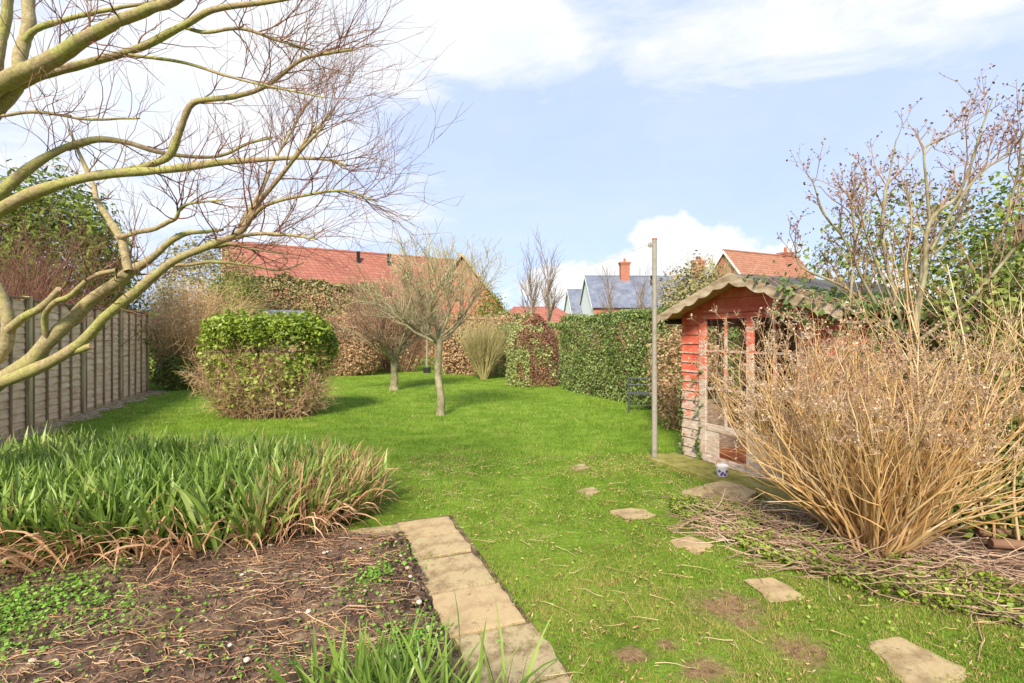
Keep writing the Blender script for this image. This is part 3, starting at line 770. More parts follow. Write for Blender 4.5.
# cross gable: its ridge runs from the gable face back into the main roof
ang = -h1.rotation_euler[2]
def H(x, y, z): 
    v = h1.matrix_basis.inverted() @ Vector((float(x), float(y), float(z))); return (v.x, v.y, v.z)
gx, gy = g0[0], g0[1]; hw = 2.6; gz = 6.7; ez = gz-hw*1.28
wl = MB(); wl.prism([H(gx-hw, gy, 0), H(gx+hw, gy, 0), H(gx+hw, gy, ez), H(gx, gy, gz-.1), H(gx-hw, gy, ez)], np.array(H(gx, gy+6, 0))-np.array(H(gx, gy, 0)))
wl.build('gable_wall', 'brick', h1)
gr = MB()
for s in (-1, 1):
    e = hw+.25; gr.prism([H(gx, gy-.25, gz), H(gx+s*e, gy-.25, gz-e*1.28), H(gx+s*e, gy+6, gz-e*1.28), H(gx, gy+6, gz)], (0, 0, .1))
gro = gr.build('gable_roof', 'roof_tile', h1)
vb = MB()
for s in (-1, 1):
    e = hw+.25; vb.prism([H(gx, gy-.29, gz+.1), H(gx+s*e, gy-.29, gz+.1-e*1.28), H(gx+s*e, gy-.29, gz-.16-e*1.28), H(gx, gy-.29, gz-.16)], np.array(H(0, .03, 0))-np.array(H(0, 0, 0)))
vb.build('verge_board', 'barge', gro)
h2, r2, L2 = gable_house('slate_roofed_house', 'white gabled house with a grey slate roof and brick chimneys', (8.4, 58), (23, 58.6), 4, 8.0, 4.5, 'render', 'slate')
MB().box((-.0,-4.04,0), (L2,-4.003,4.35)).build('brick_front', 'brick', h2)
hwindow(h2, 3.0, 5.2, -4.04, 3.2, 4.1, 3); hwindow(h2, 9.0, 10.6, -4.04, 3.2, 4.1, 2)
chimney(r2, 4.3, -.35, 7.0, 9.3, 1.0, 1); chimney(r2, 12.9, 0, 7.0, 9.6, 1.3, 2)
MB().box((6.9,-1.6,7.0), (7.1,-1.4,8.0)).build('roof_vent', 'black', r2)
h3, r3, L3 = gable_house('slate_roofed_house', 'small house with slate roof and white gable, left of the larger slate roofed one', (6.95, 63), (9.4, 63.2), 3, 6.9, 3.6, 'render', 'slate')
h4, r4, L4 = gable_house('tiled_bungalow', 'low hipped red tiled roof just above the far hedge', (-1.9, 45), (6.0, 45.5), 3.2, 3.75, 2.2, 'brick', 'roof_tile', hip=2.2)
a = W(725, 250, 40)
h5, r5, L5 = gable_house('tiled_house', 'brown tiled house roof with white verge rising behind the summerhouse roof', a[:2], (a[0]+7.6, a[1]+3.6), 3.2, a[2]-.1, a[2]-4, 'brick', 'roof_tile_brown')
chimney(r5, 7.0, .0, 6.8, 8.0, .8, 1)

# small grey roofed shed in the far left corner
sa = W(253, 309, 16.5); sb = W(308, 311, 17.2)
d = (sb-sa)[:2]; Ls = np.linalg.norm(d)
ts = thing('garden_shed', 'small shed with a grey ribbed roof behind the clipped bush at left', 'shed', (sa[0], sa[1], 0), math.atan2(d[1], d[0]))
zt = sa[2]; MB().box((.08, .1, 0), (Ls-.08, 1.5, zt-.52)).build('walls', 'wood_grey', ts)
m = MB(); k = int(Ls/.07)
for i in range(k):
    x0, x1 = Ls*i/k, Ls*(i+1)/k; z_ = .012*(i % 2)
    m.prism([(x0,-.12,zt-.53+z_), (x1,-.12,zt-.53+z_), (x1,.8,zt+z_), (x0,.8,zt+z_)], (0, 0, .012))
    m.prism([(x0,.8,zt+z_), (x1,.8,zt+z_), (x1,1.7,zt-.5+z_), (x0,1.7,zt-.5+z_)], (0, 0, .012))
m.build('roof', 'cladding', ts); MB().box((0,-.14,zt-.60), (Ls,-.121,zt-.52)).build('fascia', 'black', ts)

# ------------------------------------------------------------------ vegetation
def twigset(t, name, mat, levels, sides=4):
    mesh(name, *join(*[tubes(P, R, sides) for P, R in levels]), mat, t, smooth=True)
# --- large bare tree whose limbs reach in from the left
def wp(pts, d0, d1):
    n = len(pts); out = []
    for i, (x, y, w_) in enumerate(pts):
        D = d0+(d1-d0)*i/(n-1); out.append((W(x, y, D), w_*D/F/2))
    return out
TX = W(-95, 420, 3.5)
limbs = [
 wp([(-95,470,26),(-50,412,24),(22,370,17),(51,341,16),(80,311,14),(106,289,13),(128,271,13),(156,252,8),(185,234,6),(223,230,3)], 3.5, 3.2),
 wp([(-95,430,22),(-50,398,18),(0,383,15),(49,363,13),(82,342,12),(111,313,11),(139,289,10),(172,262,9),(213,244,8),(242,231,7),(258,204,6),(284,172,5),(301,150,4),(325,125,2)], 3.5, 2.7),
 wp([(62,356,9),(76,351,8.5),(91,346,8)], 3.3, 3.25),
 wp([(-95,360,24),(-40,330,18),(-8,345,14),(4,355,13)], 3.5, 3.45),
 wp([(-30,378,14),(0,356,13),(8,326,12),(2,296,10),(-12,270,8)], 3.4, 3.3),
 wp([(8,330,9),(25,316,9),(43,306,8),(59,289,7)], 3.35, 3.2),
 wp([(46,336,6),(45,315,6),(56,302,6),(70,296,6),(92,277,5.5),(117,270,4)], 3.35, 3.0),
 wp([(127,271,9),(119,240,9),(106,216,8),(97,198,6),(92,182,5),(82,159,4),(69,129,2)], 3.25, 3.6),
 wp([(118,238,6),(138,232,6),(154,229,5),(168,222,5),(176,218,4),(185,205,3),(223,200,2)], 3.3, 3.0),
 wp([(-95,300,22),(-45,240,19),(0,211,16),(26,196,14),(64,183,12),(107,174,11),(163,170,9),(215,163,9),(241,161,7),(292,158,4),(330,160,3),(346,166,2)], 3.5, 2.9),
 wp([(-60,248,15),(0,193,12),(26,172,11),(56,153,9),(90,140,8),(125,142,6),(163,153,5),(215,157,4),(250,143,3),(272,138,2)], 3.5, 3.6),
 wp([(110,174,6),(150,165,7),(170,155,8),(181,129,8),(193,103,7),(232,97,6),(266,86,5),(301,60,4),(330,53,4),(352,50,3)], 3.3, 2.9),
 wp([(-95,180,22),(-45,120,20),(0,85,18),(43,64,17),(86,39,15),(129,17,13),(172,0,11),(230,-30,9)], 3.4, 2.6),
 wp([(-85,200,16),(-40,140,14),(0,105,13),(26,82,12),(64,69,10),(120,54,9),(150,43,9),(185,24,8),(215,9,7),(275,1,5),(330,-10,3)], 3.4, 2.9),
 wp([(-40,150,14),(15,90,14),(21,56,14),(28,26,13),(28,0,12),(34,-40,9)], 3.6, 3.8),
 wp([(-40,120,10),(-4,70,10),(4,30,10),(8,-10,9),(14,-50,7)], 3.2, 3.1),
 wp([(20,50,7),(34,30,7),(64,19,6),(99,11,5),(150,2,3),(190,-12,2)], 3.7, 3.5),
 wp([(130,55,4),(181,62,3.5),(224,75,3),(258,84,2.5),(327,98,1.5)], 3.1, 2.7),
 wp([(183,26,5),(206,32,4),(241,28,4),(275,39,3.5),(312,50,2)], 3.1, 3.0),
 wp([(252,218,5),(267,205,4),(301,196,3.5),(344,191,3),(378,202,1.5)], 2.9, 2.6),
 wp([(228,240,4),(250,234,4),(279,234,3),(317,239,2)], 3.0, 2.7),
 wp([(195,253,4),(227,244,4),(253,249,3),(288,254,2)], 3.1, 3.3),
 wp([(165,266,4),(204,262,4),(246,265,3.2),(279,270,2.6),(304,263,1.5)], 3.2, 3.5),
 wp([(-50,405,12),(-20,440,10)], 3.4, 3.4),
 wp([(284,172,3),(300,148,3),(318,128,2.5),(334,110,1.5)], 2.8, 3.0),
 wp([(240,225,3.5),(262,190,3.5),(275,160,3),(292,130,2.5),(306,105,2)], 3.0, 3.3),
 wp([(0,116,4),(40,112,3.5),(90,118,3),(140,118,2)], 3.6, 3.8),
]
tree = plant('bare_tree', 'large leafless tree with mossy knotted limbs reaching in from the left edge', 'tree', (TX[0], TX[1], 0))
trunk = [[(np.array([TX[0]-.05, TX[1], -.05]), .20), (np.array([TX[0], TX[1], .5]), .155), (np.array([TX[0]+.03, TX[1], 1.0]), .14), (np.array([TX[0]-.02, TX[1], 1.7]), .12), (np.array([TX[0]-.05, TX[1]+.03, 2.5]), .10), (np.array([TX[0]+.1, TX[1]+.1, 3.3]), .06)]]
PT, RT = poly_paths(trunk, 26, .02); mesh('trunk', *tubes(PT, RT, 16), 'limb_pale', tree, smooth=True)
PL, RL = poly_paths(limbs, 44, .010)
RL = RL*.86*(1+.10*(rng.random(RL.shape)-.5)+.10*sn(PL, 9))
half = [0, 3, 4, 7, 14]
for i in range(len(limbs)):
    mesh('limb', *tubes(PL[i:i+1], RL[i:i+1], 12), 'limb_pale' if i in half else 'limb_bark', tree, smooth=True)
# cut ends
for i in (2, 5):
    d = unit(PL[i, -1]-PL[i, -2]); MBc = MB().tube(PL[i, -1]-d*.001, PL[i, -1]+d*.003, RL[i, -1]*1.0, RL[i, -1]*.9, 12)
    mesh('cut_end', MBc.v, MBc.f, 'stump', tree)
keep = [0,1,6,7,8,9,10,11,12,13,14,16,17,18,19,20,21,22,24,25,26]
Pk, Rk = PL[keep], np.minimum(RL[keep], .012)
b1 = grow(Pk, Rk, 6, (.4, 1), (.2, .5), (.5, 1.1), .02, .15, .17, 8, .5, .3, .0024)
b3 = grow(PL[[0,1,9,10,12,13,26]], np.minimum(RL[[0,1,9,10,12,13,26]], .008), 8, (.3, .75), (.2, .6), (.6, 1.3), .02, .1, .2, 8, .5, .3, .0022)
# hub of fine upswept twigs to the right
hub = [i for i in (1,8,9,11,17,18,19,20,24,25)]
b2 = grow(PL[hub], np.minimum(RL[hub], .010), 12, (.55, 1), (.25, .52), (.3, .9), .04, .22, .15, 9, .5, .25, .0020)
# bias twigs to the right by a slight lean
for b in (b2,): b[0][:, :, 0] += np.linspace(0, .07, b[0].shape[1])[None]**1.3
b1 = (np.concatenate([b1[0], b3[0]]), np.concatenate([b1[1], b3[1]]))
t1 = grow(b1[0], b1[1], 4, (.25, 1), (.10, .32), (.35, 1.0), .03, .12, .17, 6, .7, .4, .0013)
t2 = grow(b2[0], b2[1], 5, (.2, 1), (.12, .34), (.3, .9), .04, .15, .14, 7, .7, .4, .0012)
t3 = grow(t2[0], t2[1], 1, (.3, 1), (.06, .2), (.3, .8), .02, .1, .12, 5, .8, .5, .0010)
twigset(tree, 'twigs', 'red_twig', [b1, b2, t1, t2, t3], 3)

# --- shrub made of many stems rising from a base
def stem_shrub(t, base, n, spread, L, r0, mat, name='stems', n2=4, up=.03, wig=.06, elev=(.25, 1.2), lv3=0, K=8, l2=(.2, .5), rad=.1, r2=.6, squash=1, grav=0., ang2=(.2, .7)):
    base = np.array(base, float)
    az = rng.uniform(0, 2*PI, n); el = rng.uniform(0, 1, n)**.7*spread
    d = np.stack([np.sin(el)*np.cos(az), np.sin(el)*np.sin(az)*squash, np.cos(el)], -1)
    S = base+np.stack([np.cos(az), np.sin(az), 0*az], -1)*(rad*np.sqrt(rng.random(n)))[:, None]
    a = shoots(S, d, rng.uniform(L[0], L[1], n), r0*rng.uniform(.6, 1.2, n), K, wig, up, .35, grav)
    lv = [a]
    if n2: 
        b = grow(a[0], a[1], n2, (.35, 1), l2, ang2, up, .12, wig, 6, r2, .4, .0012); lv.append(b)
        if lv3: c = grow(b[0], b[1], lv3, (.3, 1), (l2[0]*.5, l2[1]*.6), (.3, .8), .02, .1, wig, 5, .7, .5, .001); lv.append(c)
    return lv

# golden dry hydrangea like shrub before the summerhouse
hb = G(872, 548)
hyd = plant('dry_shrub', 'big leafless golden stemmed shrub with dried flower heads before the summerhouse door', 'shrub', hb)
def stay_front(P):
    q = P.reshape(-1, 3); dist = (q[:, 0]-SP[0])*-SB[0]+(q[:, 1]-SP[1])*-SB[1]
    push = np.maximum(0, .1-dist)*(q[:, 2] > 0)
    tt = (q[:, 0]-SP[0])*SU[0]+(q[:, 1]-SP[1])*SU[1]; push = push*(tt < SW+.15)
    q[:, 0] -= SB[0]*push; q[:, 1] -= SB[1]*push; q[:, 2] = np.maximum(q[:, 2], .01)
    return q.reshape(P.shape)
lv = stem_shrub(hyd, hb, 215, .80, (.75, 1.42), .0088, 'gold_stem', n2=6, up=.05, wig=.11, l2=(.2, .5), lv3=1, r2=.75, K=9, rad=.17, ang2=(.2, .8))
for P, R in lv: P[:] = stay_front(P)
twigset(hyd, 'stems', 'gold_stem', lv[:2], 5); twigset(hyd, 'twigs', 'gold_stem', lv[2:], 3)
tips = np.concatenate([lv[0][0][:, -1], lv[1][0][:, -1], lv[2][0][::2, -1]]); tips = tips[tips[:, 2] > .75]
ray = shoots(np.repeat(tips, 8, 0), rng.normal(size=(len(tips)*8, 3))+[0, 0, 1.1], rng.uniform(.025, .06, len(tips)*8), .0022, 3, .2)
mesh('flower_heads', *join(tubes(*ray, 3), leaves(ray[0][:, -1], rng.normal(size=(len(ray[0]), 3)), .013, .8)), 'seed_head', hyd)

# second leafless shrub further right, thick orange brown stems leaning
sb_ = np.array([3.5, 3.5, 0]); sh2 = plant('leaning_shrub', 'thick reddish tan bare stems leaning out at the right edge', 'shrub', sb_)
lv = stem_shrub(sh2, sb_, 36, .55, (1.3, 2.2), .013, 'brown', n2=4, up=.03, wig=.06, l2=(.3, .9), lv3=2, K=9, rad=.25)
twigset(sh2, 'stems', 'tan_twig', lv, 5)

# knotty bare tree behind
kb = np.array([3.35, 4.1, 0])
kn = plant('knotty_bare_tree', 'bare knobbly tree with buds rising against the sky behind the dry shrub', 'tree', kb)
def kp(pts, d0, d1): return wp(pts, d0, d1)
kl = [kp([(925,520,16),(918,420,14),(915,350,12),(920,300,10),(925,240,8),(935,205,6)], 4.1, 4.1),
      kp([(918,400,10),(915,330,9),(925,270,8),(930,220,7),(955,200,6),(972,160,4.5),(985,120,3),(993,98,2)], 4.0, 3.8),
      kp([(918,380,9),(900,320,8),(885,260,7),(884,200,6),(888,180,4),(896,140,2)], 4.1, 4.3),
      kp([(915,390,8),(890,330,7),(868,290,6),(845,240,5),(825,215,4),(812,180,2)], 4.1, 4.0),
      kp([(850,300,5),(855,240,5),(850,200,4),(846,190,3)], 4.05, 4.2),
      kp([(930,225,6),(926,180,5),(925,150,4),(940,140,3),(966,128,2)], 4.0, 4.0),
      kp([(930,250,5),(960,200,5),(985,170,4),(1010,150,3),(1030,130,2)], 3.9, 3.6),
      kp([(918,380,8),(960,330,7),(985,280,6),(1005,220,5),(1018,170,4),(1022,130,2)], 4.0, 3.7),
      kp([(920,340,8),(970,300,7),(1020,240,6),(1050,190,4)], 4.0, 3.5),
      kp([(905,340,6),(880,310,6),(840,285,5),(800,265,3),(795,235,1.5)], 4.1, 4.2),
      kp([(916,330,6),(905,270,5),(912,215,4),(905,180,2)], 4.1, 4.4),
      kp([(925,260,4),(948,240,4),(968,190,3),(972,150,2)], 4.1, 4.4),
      kp([(900,320,5),(872,250,4),(862,215,3),(868,190,2)], 4.0, 3.8)]
PK, RK = poly_paths(kl, 30, .02); RK = RK*.48*(1+.12*rng.random(RK.shape))
for i in range(len(kl)): mesh('trunk' if i == 0 else 'limb', *tubes(PK[i:i+1], RK[i:i+1], 9), 'lichen_bark', kn, smooth=True)
c1_ = grow(PK, np.minimum(RK, .009), 14, (.3, 1), (.15, .42), (.4, .9), .06, .3, .13, 6, .6, .5, .003)
c2_ = grow(c1_[0], c1_[1], 4, (.3, 1), (.05, .16), (.5, 1.2), .05, .2, .15, 4, .7, .6, .002)
twigset(kn, 'twigs', 'brown_twig', [c1_, c2_], 4)
bt = np.concatenate([c1_[0][:, -1], c2_[0][:, -1], c2_[0][:, 2]])
mesh('buds', *leaves(np.repeat(bt, 2, 0)+rng.normal(size=(len(bt)*2, 3))*.006, rng.normal(size=(len(bt)*2, 3)), .019, .7), 'red_twig', kn)

# dense evergreen mass behind and right of the summerhouse
def leafy(name, label, cat, c, r, n, size, leaf, low=-.95, shell=.4, bumpy=.18, bs=1.6, stems=40, stem_m='brown_twig', aspect=.55, group=None, extra=None, power=1.0, droop=0.):
    c = np.array(c, float); t = plant(name, label, cat, (c[0], c[1], 0), group)
    P, Nn = blob_points(n, c, r, low, shell, bumpy, bs, power)
    ok = P[:, 2] > .03; P, Nn = P[ok], Nn[ok]
    mesh('foliage', *leaves(P, Nn+[0, 0, .3], size, aspect, 1.0, droop), leaf, t)
    if stems:
        tgt = P[rng.integers(0, len(P), stems)]; S = np.array([c[0], c[1], 0])+rng.normal(size=(stems, 3))*[r[0]*.2, r[1]*.2, 0]
        L = np.linalg.norm(tgt-S, axis=1); a = shoots(S, tgt-S, L*.95, .012, 7, .04, 0, .3)
        b = grow(a[0], a[1], 5, (.4, 1), (.1, .3), (.4, .9), .02, .1, .1, 5, .5, .4, .002, rel=True)
        twigset(t, 'stems', stem_m, [a, b], 4)
    return t, P
leafy('evergreen_shrub', 'dark glossy evergreen bush filling the right edge beside the summerhouse', 'shrub', (3.95, 3.95, .95), (.75, .9, 1.25), 15000, .055, 'dark_leaf')
leafy('evergreen_shrub', 'taller loose evergreen behind the summerhouse roof at right', 'shrub', (4.9, 5.9, 1.9), (1.5, .8, 1.15), 9000, .06, 'dark_leaf', low=-.9, bumpy=.3)
leafy('evergreen_shrub', 'pale green sprouting bush behind the bare knobbly tree at the right edge', 'shrub', (5.6, 5.0, 1.8), (1.0, .9, 1.5), 9000, .06, 'green_leaf', bumpy=.3)
leafy('low_evergreen', 'low dark evergreen under the leaning stems at the right edge', 'shrub', (3.35, 3.75, .35), (.55, .4, .5), 3500, .05, 'dark_leaf', stems=10)
# ivy trailing on the bargeboard and down the front corner
iv = plant('ivy', 'ivy hanging over the right end of the scalloped bargeboard', 'ivy', S3(1.5, -.25, 1.9))
C_ = []; 
for (t0, t1, n) in ((1.45, 2.1, 330), (1.1, 1.5, 40)):
    tt = rng.uniform(t0, t1, n); vv = rng.uniform(-.32, .3, n); zz = np.array([zr(x) for x in tt])+.045+rng.normal(size=n)*.03
    hang = rng.random(n) < .4; vv = np.where(hang, -.27+rng.normal(size=n)*.02, vv); zz = np.where(hang, zz-rng.random(n)*.25*(tt > 1.4), zz)
    C_ += [S3(a, b, c) for a, b, c in zip(tt, vv, zz)]
for k in range(1100):
    a = 2.02+.06*rng.normal(); b = rng.uniform(-.2, 1.6); C_.append(S3(a, b, zr(2.02)+.05-rng.random()**1.5*1.1))
for k in range(350): a = rng.uniform(1.6, 2.08); C_.append(S3(a, rng.uniform(-.1, 1.5), zr(a)+.06+.02*rng.random()))
mesh('ivy_leaves', *leaves(np.array(C_), np.tile([-SB[0], -SB[1], .6], (len(C_), 1)), .055, .85, .8), 'ivy_leaf', iv)
vines = []
for k in range(9):
    s = S3(1.1+.1*k, -.26, zr(1.1+.1*k)+.045); vines.append([(s, .004), (s+np.array([SU[0]*.15, SU[1]*.15, .0]), .004), (s+np.array([SU[0]*.3, SU[1]*.3, -.12]), .003), (s+np.array([SU[0]*.36, SU[1]*.36, -.25]), .002)])
P_, R_ = poly_paths(vines, 12, .01); mesh('vines', *tubes(P_, R_, 4), 'brown_twig', iv)
iv2 = plant('ivy', 'thin strand of ivy climbing the left corner of the summerhouse', 'ivy', S3(.2, -.03, 0))
n = 150; zz = rng.random(n)**1.6*1.0; tt = .02+.27*(rng.random(n) < .5)+rng.normal(size=n)*.03
mesh('ivy_leaves', *leaves(np.array([S3(a, -.04-.02*rng.random(), b+.03) for a, b in zip(tt, zz)]), np.tile([-SB[0], -SB[1], .4], (n, 1)), .045, .85, .8), 'ivy_leaf', iv2)

# --- clipped bush in the left lawn: green cap, bare brown legs
cb_ = np.array([-4.25, 8.95, 0]); bush = plant('clipped_bush', 'flat topped bush, bright green above and bare brown twigs below, on the left lawn', 'bush', cb_)
n = 13000
def boxy(n, c, r, z0, z1, shell=.25, round_=.25, bs=2., amp=.07, thick_low=None, top=.34):
    """points near the surface of a rounded, uneven box; r=(rx, ry)"""
    f = rng.random(n); P = np.zeros((n, 3)); N_ = np.zeros((n, 3))
    ptop = top; k = rng.random(n)
    a = rng.uniform(0, 2*PI, n); ca, sa_ = np.cos(a), np.sin(a)
    sq = 1/np.maximum(np.abs(ca)**(1/round_)+np.abs(sa_)**(1/round_), 1e-9)**round_
    z = z0+(z1-z0)*f
    istop = k < ptop; rad = np.where(istop, np.sqrt(rng.random(n)), 1-shell*rng.random(n)**1.6)
    z = np.where(istop, z1-shell*.5*rng.random(n)**1.5, z)
    ed = np.clip((z-z1)/(.18*(z1-z0))+1, 0, 1); rad = rad*(1-.12*ed**2*(~istop))
    z = z-np.where(istop, .16*(z1-z0)*np.clip(rad-.7, 0, 1)**1.5*2.2, 0)
    P[:, 0] = c[0]+r[0]*ca*sq*rad; P[:, 1] = c[1]+r[1]*sa_*sq*rad; P[:, 2] = z
    N_ = np.stack([ca, sa_, .2+0*a], -1); N_[istop] = [0, 0, 1]
    P = P+unit(N_)*(amp*sn(P, bs)[:, None]+.03*rng.normal(size=(n, 1)))
    return P, N_
P, Nn = boxy(34000, cb_, (1.10, .75), .2, 1.58, .35, .5, 3.2, .20, top=.26)
wt = np.clip((P[:, 2]-.66+.55*sn(P, 2.1)+.28*(P[:, 0]-cb_[0]))/.8, .15, 1); kp_ = rng.random(len(P)) < wt
# taper towards the foot
def taper(P, c, zt, k): 
    f = 1-k*np.clip(1-P[:, 2]/zt, 0, 1)**1.2; P[:, 0] = c[0]+(P[:, 0]-c[0])*f; P[:, 1] = c[1]+(P[:, 1]-c[1])*f; return P
P = taper(P, cb_, 1.3, .3); P[:, 2] += .10*(1-((P[:, 0]-cb_[0])/1.1)**2)*(P[:, 2] > 1.1)
mesh('foliage', *leaves(P[kp_], Nn[kp_]+[0, 0, .4], .065, .6), 'green_leaf', bush)
az = rng.uniform(0, 2*PI, 300); rr_ = np.sqrt(rng.random(300)); S = cb_+np.stack([.80*rr_*np.cos(az), .5*rr_*np.sin(az), 0*az], -1)
a = shoots(S, np.stack([np.cos(az)*.25*rr_, np.sin(az)*.2*rr_, 1+0*az], -1)+rng.normal(size=(300, 3))*.25, rng.uniform(.5, 1.35, 300), .0065, 8, .17, .05, .4)
b = grow(a[0], a[1], 13, (.05, 1), (.12, .45), (.5, 1.3), .02, .0, .16, 6, .7, .5, .003); c = grow(b[0], b[1], 3, (.1, 1), (.06, .22), (.5, 1.3), 0, 0, .16, 4, .8, .6, .0025)
twigset(bush, 'stems', 'brown_twig', [a], 5); twigset(bush, 'twigs', 'brown_twig', [b], 3); twigset(bush, 'fine_twigs', 'tan_twig', [c], 3)

# --- small trees in the lawn
def small_tree(t, base, hfork, htop, spread, nl, bark, twig, r0, seed, tw=(6, 5), lean=0., ups=.10, elev=(.5, .95), l1=None, tuft=False):
    base = np.array(base, float)
    tr = [[(base+[0, 0, -.05], r0*1.5), (base+[.0, 0, .12], r0*1.08), (base+[lean*.5, 0, hfork*.5], r0*.95), (base+[lean, 0, hfork], r0*.85)]]
    P0, R0 = poly_paths(tr, 20, .02); mesh('trunk', *tubes(P0, R0, 14), bark, t, smooth=True)
    top = base+[lean, 0, hfork]; az = np.arange(nl)*2*PI/nl+rng.uniform(-.3, .3, nl); el = rng.uniform(*elev, nl)
    d = np.stack([np.sin(el)*np.cos(az), np.sin(el)*np.sin(az), np.cos(el)], -1)
    S = np.tile(top, (nl, 1))-[0, 0, .06]+rng.normal(size=(nl, 3))*.02
    S[:, 2] -= rng.random(nl)*.15
    L = (htop-hfork)*(l1 or .75)
    a = shoots(S, d, rng.uniform(.75, 1.15, nl)*L, r0*.42, 10, .10, .05, .35)
    for i in range(nl): mesh('limb', *tubes(a[0][i:i+1], a[1][i:i+1], 8), bark, t, smooth=True)
    b = grow(a[0], a[1], tw[0], (.25, 1), (.3*L, .66*L), (.35, 1.0), ups, .22, .12, 7, .6, .35, .007)
    c = grow(b[0], b[1], tw[1], (.2, 1), (.15*L, .38*L), (.3, 1.0), ups*.8, .15, .13, 6, .6, .4, .0055)
    d_ = grow(c[0], c[1], 2, (.2, 1), (.06*L, .2*L), (.3, .9), .03, .1, .12, 4, .8, .6, .004)
    twigset(t, 'branches', bark, [b], 5); twigset(t, 'twigs', twig, [c, d_], 3)
    return a, b, c
ta = G(440, 415); t1_ = plant('small_bare_tree', 'small leafless tree with pale lichened crown in the middle of the lawn', 'tree', ta)
a, b, c = small_tree(t1_, ta, 1.45, 3.3, 1, 10, 'lichen_bark', 'lichen_twig', .065, 1, (9, 7), -.03, .07, (.3, 1.15), .72)
pf = np.concatenate([x[0][:, 3:].reshape(-1, 3) for x in (b,)]); pf = pf[(pf[:, 2] > 2.2) & (pf[:, 0] < ta[0]+.1)]
pf = pf[rng.integers(0, len(pf), 500)]+rng.normal(size=(500, 3))*.05
mesh('lichen', *leaves(pf, rng.normal(size=pf.shape), .035, .6), 'var_leaf', t1_)['kind'] = 'stuff'
tb = G(394, 390); t2_ = plant('small_bare_tree', 'small round bare tree with reddish brown twigs left of the pale one', 'tree', tb)
small_tree(t2_, tb, .85, 3.1, 1, 13, 'lichen_bark', 'brown_twig', .09, 2, (11, 8), 0, .04, (.2, 1.35), .70)
# earth circle by its foot: fallen log
# --- tall mound of dead grassy twigs by the fence end, left
def twig_mound(name, label, base, r, h, n, mat, cat='shrub', grav=.25, L=None, lv3=1, r0=.006, group=None, leafm=None, nleaf=0, lsize=.05):
    base = np.array(base, float); t = plant(name, label, cat, base, group)
    az = rng.uniform(0, 2*PI, n); q = np.sqrt(rng.random(n))
    S = base+np.stack([r[0]*.55*q*np.cos(az), r[1]*.55*q*np.sin(az), 0*az], -1)
    d = np.stack([np.cos(az)*q*r[0]/h*1.0, np.sin(az)*q*r[1]/h, 1+0*az], -1)
    a = shoots(S, d, rng.uniform(.6, 1.08, n)*h*1.05, r0, 9, .08, .02, .35, grav)
    b = grow(a[0], a[1], 6, (.2, 1), (.15*h, .4*h), (.4, 1.1), .0, .05, .14, 6, .6, .4, .002, grav=.15)
    lv = [a, b]
    if lv3: lv.append(grow(b[0], b[1], lv3+1, (.2, 1), (.07*h, .2*h), (.4, 1.1), 0, 0, .14, 5, .7, .5, .0016))
    for P, R in lv: P[:, :, 2] = np.maximum(P[:, :, 2], .02)
    twigset(t, 'stems', mat, lv, 3)
    if nleaf:
        P, Nn = blob_points(nleaf, base+[0, 0, h*.45], (r[0], r[1], h*.58), -.8, .4, .2, 1.7)
        P = P[P[:, 2] > .05]; mesh('foliage', *leaves(P, rng.normal(size=P.shape), lsize, .5), leafm, t)
    return t
twig_mound('dry_climber', 'tall mound of tangled tan stems beyond the end of the fence', G(184, 389)+[-.2, .7, 0], (1.0, 1.0), 2.75, 300, 'tan_twig', r0=.009, leafm='tan_leaf', nleaf=7500, lsize=.06, grav=.45)
leafy('evergreen_shrub', 'low dark evergreen at the end of the fence, under the tan stems', 'shrub', G(168, 391)+[0, .3, .4], (.45, .4, .5), 2200, .07, 'dark_leaf', stems=12)
# behind the fence
leafy('evergreen_shrub', 'dark shrub glimpsed past the very end of the fence, behind the tan stems', 'shrub', W(143, 300, 15.5)*[1, 1, 0]+[0, 0, .8], (1.3, .8, 1.3), 5000, .09, 'olive_leaf', stems=12)
leafy('conifer', 'broad green conifer behind the fence at the far left', 'tree', (-10.75, 11.6, 2.2), (1.95, 1.5, 2.7), 30000, .15, 'conifer', bumpy=.25, aspect=.3, bs=1.3)
twig_mound('red_twiggy_shrub', 'tangle of red brown bare twigs showing above the fence at left', (-8.9, 8.6, 0), (1.3, 1.0), 3.3, 150, 'red_twig', r0=.011)
twig_mound('red_twiggy_shrub', 'smaller tangle of red brown twigs above the fence, nearer its far end', (-9.6, 10.6, 0), (1.2, .9), 3.1, 120, 'red_twig', r0=.011)
leafy('conifer', 'upright green conifer between the fence end and the grey roofed shed', 'tree', W(232, 300, 16.0)*[1, 1, 0]+[0, 0, 1.6], (1.0, .9, 1.7), 12000, .11, 'conifer', aspect=.3)
leafy('holly_bush', 'olive bush rising above the tan mound at left', 'tree', W(205, 300, 18)*[1, 1, 0]+[0, 0, 2.4], (1.9, 1.2, 2.4), 14000, .10, 'olive_leaf')
